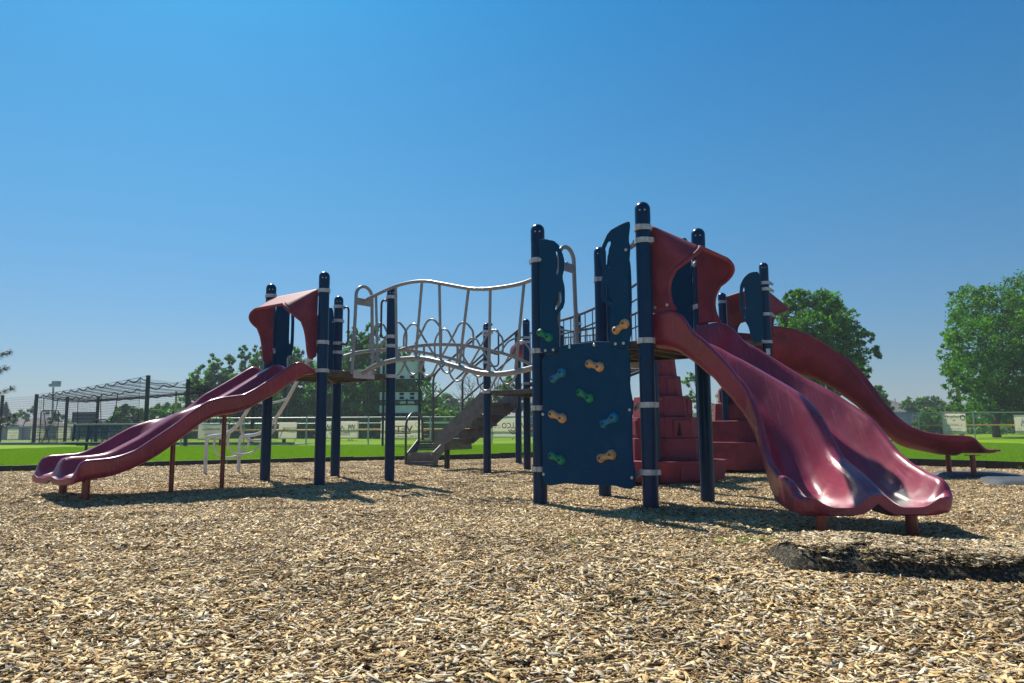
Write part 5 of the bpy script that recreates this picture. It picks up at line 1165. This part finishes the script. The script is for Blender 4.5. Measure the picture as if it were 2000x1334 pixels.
vehicle(69.6, 106, -.35, 'trailer', (.62, .64, .66), 'white travel trailer parked left of the white banner', 'travel trailer'); vehicle(-14.2, 72, -.42, 'car', (.20, .22, .30), 'grey car behind the fence between the left tower posts', 'car'); vehicle(-7.4, 75, -.42, 'car', (.30, .34, .38), 'silver car behind the fence right of the left tower', 'car')

# ------------------------------------------------------------------ trees
BARK = mat('bark', (.10, .075, .05), .9, var=.3, vscale=6, bump=.5, bscale=20)
def leafm(nm, c0, c1, c2_):
    return mat(nm, c0, .5, attr='tint', trans=.5, spec=.35, ramp=[(0, c0), (.55, c1), (1, c2_)])
LF = {'cotton': leafm('cottonwood_leaf', (.014, .06, .005), (.055, .175, .010), (.18, .38, .02)), 'dark': leafm('dark_leaf', (.022, .08, .018), (.06, .17, .03), (.14, .31, .05)), 'bush': leafm('bush_leaf', (.035, .10, .008), (.085, .20, .012), (.15, .30, .02)), 'spruce': leafm('spruce_needle', (.010, .03, .018), (.02, .05, .03), (.035, .075, .04))}
TREES = {'big': [(27.79, 43.77, 8.18, 0.92), (24.69, 40.1, 6.11, 0.73), (25.92, 42.76, 5.87, 0.54), (25.41, 41.88, 4.57, 0.76), (25.6, 42.78, 3.9, 0.48), (24.38, 39.97, 3.13, 0.67), (24.73, 40.03, 1.87, 0.67), (25.88, 40.58, 1.46, 0.74),
   (29.51, 44.11, 1.42, 0.93), (28.95, 41.13, 1.36, 0.87), (27.25, 42.4, 7.63, 1.13), (29.75, 44.13, 7.59, 1.39), (30.22, 42.9, 8.32, 1.2), (29.79, 40.72, 7.34, 1.43), (26.07, 41.67, 6.03, 0.88), (26.42, 40.26, 5.26, 1.41),
   (28.56, 41.05, 5.64, 1.58), (30.19, 41.13, 5.34, 1.59), (25.36, 39.89, 3.82, 1.12), (26.92, 43.51, 4.35, 0.79), (26.51, 43.75, 4.28, 0.49), (28.05, 42.08, 3.54, 1.48), (29.89, 42.6, 3.56, 1.49),
   (31.56, 42.42, 3.69, 1.49), (26.89, 42.71, 2.6, 0.84), (29.0, 44.18, 2.14, 1.24), (29.12, 42.34, 1.92, 1.19), (29.35, 40.42, 1.85, 1.28), (28.22, 42.85, 8.48, 0.48), (30.55, 42.84, 9.08, 0.48),
   (26.69, 43.56, 5.72, 0.49)],
 'f1': [(-9.1, 95.89, 3.98, 1.21), (-10.01, 95.02, 3.29, 0.93), (-7.77, 95.95, 3.64, 0.94), (-8.27, 94.16, 2.6, 1.06)],
 'f2': [(-5.08, 95.89, 3.95, 0.81), (-5.5, 95.02, 3.26, 0.87), (-4.61, 95.95, 2.95, 0.74), (-6.63, 94.16, 3.25, 0.79)],
 'f3': [(-0.77, 70.61, 4.05, 0.89), (-0.03, 70.62, 5.04, 0.69), (-1.26, 70.03, 2.56, 0.79), (0.21, 69.57, 3.27, 0.98), (-1.97, 69.11, 1.82, 0.58)],
 'f3b': [(1.81, 75.89, 2.7, 0.64), (3.11, 75.02, 3.19, 0.95), (4.74, 75.95, 3.74, 1.17), (5.65, 74.16, 2.63, 1.25)],
 'g1': [(-31.66, 74.08, 6.23, 0.94), (-31.8, 73.69, 4.91, 1.14), (-30.62, 73.74, 6.98, 0.72), (-30.79, 73.75, 4.91, 1.14), (-32.55, 74.97, 3.42, 1.26), (-30.66, 74.27, 2.86, 1.35)],
 'g10': [(-8.88, 60.11, 5.08, 1.01), (-9.2, 59.53, 3.58, 1.34), (-8.41, 59.61, 6.51, 0.59), (-7.14, 59.62, 4.82, 0.59), (-7.77, 61.46, 2.8, 1.47), (-8.89, 60.4, 1.93, 1.27)],
 'g11': [(-6.19, 56.89, 1.45, 0.72), (-6.68, 56.02, 1.64, 0.71), (-5.6, 56.95, 1.64, 0.56), (-5.04, 55.16, 1.88, 0.54)],
 'g2': [(-29.77, 72.61, 7.5, 0.61), (-29.52, 72.62, 6.37, 0.81), (-28.82, 72.03, 5.06, 1.01), (-28.82, 71.57, 3.28, 1.2), (-28.82, 71.11, 1.78, 1.1)],
 'g3': [(-28.35, 72.89, 7.67, 0.46), (-27.96, 72.02, 6.31, 0.61), (-27.9, 72.95, 4.85, 0.92), (-27.39, 71.16, 2.76, 1.3)],
 'g4': [(-26.0, 70.61, 8.19, 0.59), (-25.6, 70.62, 6.94, 0.79), (-25.58, 70.03, 5.41, 1.08), (-25.58, 69.57, 3.19, 1.37), (-24.63, 69.11, 1.73, 1.26)],
 'g5': [(-24.9, 70.61, 8.18, 0.59), (-24.14, 70.62, 7.68, 0.79), (-23.64, 70.03, 6.14, 1.18), (-23.65, 69.57, 3.66, 1.66), (-22.7, 69.11, 1.71, 1.45)],
 'g6': [(-19.88, 64.11, 7.02, 0.72), (-19.04, 63.53, 7.41, 0.62), (-18.8, 63.61, 6.07, 1.16), (-18.97, 63.62, 3.83, 1.61), (-18.77, 65.46, 1.87, 1.56), (-19.85, 64.4, 2.98, 1.35)],
 'g7': [(-16.0, 62.92, 8.22, 0.53), (-15.53, 62.92, 7.32, 0.88), (-15.5, 62.05, 5.48, 1.31), (-15.49, 61.36, 3.27, 1.55), (-15.7, 60.66, 1.77, 1.28)],
 'g8': [(-13.18, 60.11, 8.73, 0.42), (-12.62, 59.53, 8.01, 0.67), (-12.61, 59.61, 6.54, 1.17), (-12.57, 59.62, 4.44, 1.51), (-12.92, 61.46, 2.41, 1.64), (-13.99, 60.4, 3.65, 1.27)],
 'g9': [(-10.94, 58.38, 8.48, 0.41), (-11.29, 59.19, 7.75, 0.66), (-10.78, 58.83, 6.24, 1.16), (-10.05, 57.18, 4.27, 1.44), (-10.26, 57.4, 2.28, 1.53), (-9.38, 59.12, 6.47, 0.83), (-11.0, 56.52, 8.64, 0.32)],
 'l1': [(-72.48, 109.17, 3.31, 0.77), (-71.82, 109.47, 4.07, 0.61), (-74.95, 110.6, 2.97, 0.7)],
 'l2': [(-69.72, 110.89, 2.94, 0.78), (-67.66, 110.02, 3.14, 0.62), (-59.65, 110.95, 2.11, 0.93), (-56.4, 109.16, 1.99, 0.77)],
 'l3': [(-45.5, 85.61, 2.96, 0.72), (-44.92, 85.62, 3.26, 0.54), (-43.86, 85.03, 2.53, 0.83), (-45.2, 84.57, 2.17, 0.83), (-42.62, 84.11, 2.62, 0.53)],
 'l4': [(-38.89, 80.61, 2.64, 0.9), (-37.78, 80.62, 2.97, 0.79), (-36.38, 80.03, 2.72, 0.9), (-34.76, 79.57, 2.37, 0.78), (-38.97, 79.11, 2.22, 0.67)],
 'mid': [(15.54, 39.01, 7.42, 0.6), (14.84, 38.38, 6.49, 0.7), (14.92, 38.76, 5.44, 0.82), (15.12, 36.52, 5.68, 0.82), (16.68, 38.47, 7.04, 0.76), (18.03, 39.73, 6.53, 0.72), (16.79, 37.72, 5.3, 0.85), (15.22, 36.6, 4.38, 0.82),
   (18.51, 39.65, 5.81, 0.56), (18.1, 38.63, 4.58, 0.7), (17.99, 36.91, 5.19, 0.36), (19.27, 38.62, 4.62, 0.32), (18.98, 39.77, 3.57, 0.5), (16.62, 36.95, 3.63, 0.78), (16.52, 39.27, 3.27, 0.88), (15.22, 38.72, 3.51, 0.81),
   (16.84, 37.0, 2.72, 0.47), (14.71, 36.87, 7.45, 0.26), (16.92, 39.63, 7.66, 0.39), (16.63, 37.43, 7.08, 0.31), (14.53, 37.79, 7.49, 0.27)],
 'r1': [(31.41, 62.89, 3.04, 0.71), (30.49, 62.02, 2.15, 0.7), (31.71, 62.95, 2.38, 0.71), (30.47, 61.16, 3.62, 0.43)],
 'r2': [(49.01, 90.61, 3.3, 0.76), (49.95, 90.62, 3.11, 0.89), (50.76, 90.03, 3.09, 1.01), (51.9, 89.57, 3.38, 0.75), (51.17, 89.11, 3.86, 0.62)],
 'r3': [(35.55, 60.74, 1.57, 0.6), (33.82, 59.57, 1.44, 0.67), (36.09, 60.21, 1.73, 0.59), (33.68, 60.56, 0.62, 0.68), (34.88, 60.43, 0.73, 0.76), (37.3, 60.83, 1.56, 0.6), (36.22, 60.72, 2.16, 0.38), (37.9, 60.84, 1.14, 0.6),
  (35.76, 59.05, 2.12, 0.33)],
 'r4': [(38.83, 57.17, 1.37, 0.56), (37.64, 57.47, 1.5, 0.56), (41.23, 58.6, 1.38, 0.58)],
 'r5': [(15.48, 64.08, 4.53, 0.63), (15.72, 63.69, 5.18, 0.45), (15.58, 63.74, 3.4, 0.54), (16.01, 63.75, 2.73, 0.72), (19.02, 64.97, 2.3, 1.37), (21.52, 64.27, 2.71, 1.35)],
 'sprucel': []}
def tree(blobs, key, z0, nleaf, lsz, label, rngk, cat='tree', trunk=True, dens=1.0):
    rg = np.random.default_rng(rngk); B = np.array(blobs); cx, cy = B[:, 0].mean(), B[:, 1].mean(); low = B[:, 2].min()
    o = empty('tree', (cx, cy, z0), label, cat)
    vol = B[:, 3] ** 2; cnt = np.maximum(30, nleaf * vol / vol.sum()).astype(int); Pp = []; sh = []
    for (x, y, z, r), c in zip(B, cnt):
        nc = max(8, int(c / 26)); dirs = rg.normal(size=(nc, 3)); dirs /= np.linalg.norm(dirs, axis=1)[:, None]
        cc = np.array([x, y, z]) + dirs * (r * rg.uniform(.3, 1.2, nc) ** .6)[:, None] * np.array([1, 1.1, 1])
        k = rg.integers(0, nc, c); p = cc[k] + rg.normal(0, 1, (c, 3)) * r * .105 * np.array([1, 1, .8]); Pp.append(p); sh.append(rg.uniform(0, 1, nc)[k] * .5 + rg.uniform(0, .5, c))
    Pp = np.concatenate(Pp); sh = np.concatenate(sh); n = len(Pp)
    nv = rg.normal(size=(n, 3)); nv /= np.linalg.norm(nv, axis=1)[:, None]; t = np.cross(nv, rg.normal(size=(n, 3))); t /= np.linalg.norm(t, axis=1)[:, None]; s_ = np.cross(nv, t)
    L_ = (lsz * rg.uniform(.6, 1.3, n))[:, None]; W_ = L_ * .42
    q = np.stack([Pp - t * L_, Pp + s_ * W_ + nv * W_ * .2, Pp + t * L_, Pp - s_ * W_ + nv * W_ * .2], 1).reshape(-1, 3)
    base = np.array([cx, cy, z0]); me = np_mesh('crown', q - base, np.arange(n * 4).reshape(-1, 4), np.repeat(sh, 4), LF[key]); c_ = mesh_obj('crown', me, (cx, cy, z0), o)
    if trunk:
        b = MB(); hub = Vector((cx, cy, z0 + (low - z0) * .55 + .3)); top = Vector((B[:, 0][B[:, 2].argmax()], B[:, 1][B[:, 2].argmax()], B[:, 2].max()))
        H_ = B[:, 2].max() - z0; rt = .028 * H_
        b.tube(spline([(cx, cy, z0 - .2), hub, hub.lerp(top, .5) + Vector((.15, 0, 0)), top], 5), [rt * (1 - .9 * k / 15) for k in range(16)], 8)
        b.build('trunk', BARK, o)
        for i in np.argsort(-B[:, 3])[:10]:
            e = Vector(B[i, :3]); s0 = hub.lerp(top, float(rg.uniform(0, .5))); b = MB(); mid = s0.lerp(e, .5) + Vector((0, 0, -.04 * H_)); b.tube(spline([s0, mid, e], 4), [rt * .45 * (1 - .85 * k / 8) for k in range(9)], 6); b.build('limb', BARK, o)
    return o
TS = [('big', 'cotton', 52000, .10, 'large broadleaf tree at the right edge above the fence'), ('mid', 'cotton', 40000, .09, 'tall broadleaf tree rising behind the curved far slide'),
      ('g1', 'cotton', 5200, .2, 'slender tree at the left end of the hazy grove'), ('g2', 'cotton', 5200, .2, 'slender tree second from the left in the hazy grove'), ('g3', 'cotton', 4600, .2, 'narrow tree third from the left in the hazy grove'), ('g4', 'cotton', 5200, .2, 'narrow pointed tree left of the far pole post in the grove'), ('g5', 'cotton', 6500, .2, 'tree of the grove just left of the small canopy'),
      ('g6', 'dark', 10000, .18, 'dense dark tree seen under the small maroon canopy'), ('g7', 'dark', 10000, .18, 'dense dark tree between the left tower posts'), ('g8', 'dark', 11000, .17, 'tall dense tree behind the left grab bar'), ('g9', 'dark', 11000, .17, 'tall dense tree behind the right post of the left tower'), ('g10', 'dark', 10000, .17, 'dense tree behind the white scoreboard'), ('g11', 'bush', 2200, .16, 'light green shrub right of the white scoreboard'),
      ('f1', 'dark', 5000, .24, 'round hazy tree left of the street lamp'), ('f2', 'dark', 4200, .22, 'round hazy tree right of the street lamp'), ('f3', 'cotton', 5000, .18, 'leafy tree behind the top of the stairs'), ('f3b', 'dark', 2200, .2, 'tree hidden behind the climbing wall'),
      ('r1', 'dark', 5000, .15, 'dark tree in front of the blue grey house'), ('r2', 'cotton', 5000, .2, 'row tree behind the blue grey house'), ('r3', 'bush', 8000, .14, 'light green bushy tree behind the house banner'), ('r4', 'dark', 2400, .16, 'dark shrub under the large right tree'), ('r5', 'bush', 3000, .14, 'bright green tree seen past the castle climber'),
      ('l1', 'dark', 900, .26, 'small hazy tree at the far left horizon'), ('l2', 'dark', 1200, .26, 'low hazy tree beyond the pitching screen'), ('l3', 'dark', 4600, .2, 'hazy round tree behind the cage net'), ('l4', 'dark', 5000, .2, 'hazy wide tree behind the near cage pole')]
for i, (k, key, n, ls, lb) in enumerate(TS):
    fat = 1.2 if k[0] == 'g' else 1.1
    tree([(x_, y_, z_, r_ * fat) for x_, y_, z_, r_ in TREES[k]], key, -.4 if TREES[k][0][1] > 62 else 0.0, n, ls, lb, 100 + i)
def spruce(x, y, z0, h, r, n, label, seed, lsz=.25):
    rg = np.random.default_rng(seed); o = empty('spruce_tree', (x, y, z0), label, 'tree'); t = rg.uniform(0, 1, n) ** .7; a = rg.uniform(0, math.tau, n)
    lay = (np.sin(t * 40) * .15 + .9); rr = r * (t) * lay * rg.uniform(.2, 1, n) ** .5; P_ = np.stack([x + rr * np.cos(a), y + rr * np.sin(a), z0 + h * (1 - t) - rr * .15], 1)
    d = np.stack([np.cos(a), np.sin(a), -.3 + 0 * a], 1) * lsz; w_ = np.stack([-np.sin(a), np.cos(a), 0 * a], 1) * lsz * .3
    q = np.stack([P_ - d * .5, P_ + w_, P_ + d * .6, P_ - w_], 1).reshape(-1, 3); me = np_mesh('crown', q - np.array([x, y, z0]), np.arange(n * 4).reshape(-1, 4), np.repeat(rg.uniform(0, 1, n), 4), LF['spruce']); mesh_obj('crown', me, (x, y, z0), o)
    b = MB(); b.tube([(x, y, z0), (x, y, z0 + h * .9)], [h * .02, .03], 8); b.build('trunk', BARK, o)
spruce(-83, 120, -.5, 6.2, 2.6, 2600, 'small pointed spruce far left on the horizon', 1, .5); spruce(-74.5, 120, -.5, 4.2, 1.8, 1600, 'smallest spruce left of the flood light', 2, .45); spruce(66, 132, -.5, 6.6, 2.2, 1800, 'pointed dark spruce behind the blue grey house roof', 3, .45)
# near spruce whose branch tips enter at the left edge
o = empty('spruce_tree', (-21.3, 26, 0), 'near spruce whose branch tips enter at the left edge', 'tree'); b = MB(); b.tube([(-21.3, 26, -.1), (-21.3, 26, 8)], [.22, .05], 10); b.build('trunk', BARK, o)
rg = random.Random(8); nb = MB()
for k in range(54):
    z = .9 + 6.8 * k / 54; L_ = (8.6 - z) * .50 * rg.uniform(.85, 1.05); a = rg.uniform(0, math.tau) if k % 5 else rg.uniform(-.25, .2)
    if k in (12, 17, 22): a = -.05; L_ = {12: 3.75, 17: 3.45, 22: 3.55}[k]; z = {12: 2.05, 17: 2.8, 22: 3.35}[k]
    d = Vector((math.cos(a), math.sin(a), 0)); s0 = Vector((-21.3, 26, z)); e = s0 + d * L_ + Z * (L_ * .10 - .15); md = s0 + d * L_ * .55 - Z * .22
    pts = spline([s0, md, e], 8); b = MB(); b.tube(pts, [.04 * (1 - .85 * q / (len(pts) - 1)) for q in range(len(pts))], 5); b.build('branch', BARK, o)
    for q in range(int(L_ * 420)):
        t = rg.uniform(.25, 1) ; p = pts[min(len(pts) - 1, int(t * (len(pts) - 1)))] ; sd = Z.cross(d) * rg.choice((-1, 1)); ang = d * rg.uniform(.3, 1) + sd * rg.uniform(0, .9) + Z * rg.uniform(-.55, .35); ang.normalize(); off = sd * rg.uniform(0, .42 * (1.15 - t) + .03) + Z * rg.gauss(0, .045); l_ = rg.uniform(.08, .18); w_ = ang.cross(Z).normalized() * .014
        p = p + off + d * rg.uniform(0, .1); nb.add([p - w_, p + w_, p + ang * l_], [(0, 1, 2)], rg.random())
nb.build('needles', LF['spruce'], o, smooth=False, attr='tint')['kind'] = 'stuff'
# leafless tree beyond the stairs
o = empty('bare_tree', (-1.9, 52, 0), 'leafless twiggy tree seen beside the stair deck post', 'tree'); rg = random.Random(3); trunkb = MB(); twigs = MB()
def grow(p, d, L_, r, dep):
    q = p + d * L_; tgt = trunkb if dep < 2 else twigs; tgt.tube([p, p.lerp(q, .5) + Vector((rg.gauss(0, .03), 0, .02)) * L_, q], [r, r * .85, r * .65], 5, caps=False)
    if dep > 5: return
    for _ in range(3 if dep < 4 else 2): grow(q, (d + Vector((rg.gauss(0, .5), rg.gauss(0, .5), rg.gauss(.12, .3)))).normalized(), L_ * rg.uniform(.6, .85), r * .62, dep + 1)
grow(Vector((-1.9, 52, -.1)), Vector((-.05, 0, 1)), 1.5, .09, 0); grow(Vector((-1.4, 52, .8)), Vector((.4, 0, .8)).normalized(), 1.1, .05, 1)
trunkb.build('trunk', BARK, o); twigs.build('twigs', BARK, o)['kind'] = 'stuff'
# hedgerow and far wood on the horizon
def thicket(name, x0, x1, y, z0, zt, n, key, lsz, label, seed, w=3.0):
    rg = np.random.default_rng(seed); xs_ = rg.uniform(x0, x1, n); top = np.array([zt * (.62 + .5 * noise.noise(Vector((v * .11, seed, 0))) + .28 * noise.noise(Vector((v * .45, seed, 3)))) for v in xs_]); zz = z0 + (np.maximum(top, .3) - z0) * rg.uniform(0, 1, n) ** .6
    P_ = np.stack([xs_, y + rg.uniform(-w, w, n), zz], 1); nv = rg.normal(size=(n, 3)); nv /= np.linalg.norm(nv, axis=1)[:, None]; t = np.cross(nv, rg.normal(size=(n, 3))); t /= np.linalg.norm(t, axis=1)[:, None]; s_ = np.cross(nv, t); l_ = (lsz * rg.uniform(.6, 1.4, n))[:, None]
    q = np.stack([P_ - t * l_, P_ + s_ * l_ * .5, P_ + t * l_, P_ - s_ * l_ * .5], 1).reshape(-1, 3)
    me = np_mesh(name, q, np.arange(n * 4).reshape(-1, 4), np.repeat(rg.uniform(0, 1, n), 4), LF[key]); o = mesh_obj(name, me, (0, 0, 0)); tag(o, label, None, None, 'stuff')
thicket('far_woods', -260, 260, 190, -.6, 5.2, 60000, 'dark', .55, 'far hazy tree line along the horizon', 31, 10)
thicket('undergrowth', -31, -3, 66, -.4, 3.6, 22000, 'dark', .22, 'dark undergrowth below the left grove', 32, 2)
thicket('roadside_shrubs', 36, 62, 70, -.5, 1.1, 3500, 'bush', .2, 'low shrubs along the street behind the right fence', 33, 1)
# ------------------------------------------------------------------ air
hz = MB(); hz.box((0, 625, 7.35), 2440, 1770, 19.3); ho = hz.build('haze', mat('haze_volume', (1, 1, 1)), smooth=False); ho['kind'] = 'stuff'
hm = MATS['haze_volume']; n = hm.node_tree; n.nodes.clear(); pv = n.nodes.new('ShaderNodeVolumePrincipled'); pv.inputs['Color'].default_value = (.80, .88, 1, 1); pv.inputs['Density'].default_value = 0.0011; pv.inputs['Anisotropy'].default_value = .0
mo_ = n.nodes.new('ShaderNodeOutputMaterial'); n.links.new(pv.outputs[0], mo_.inputs['Volume'])
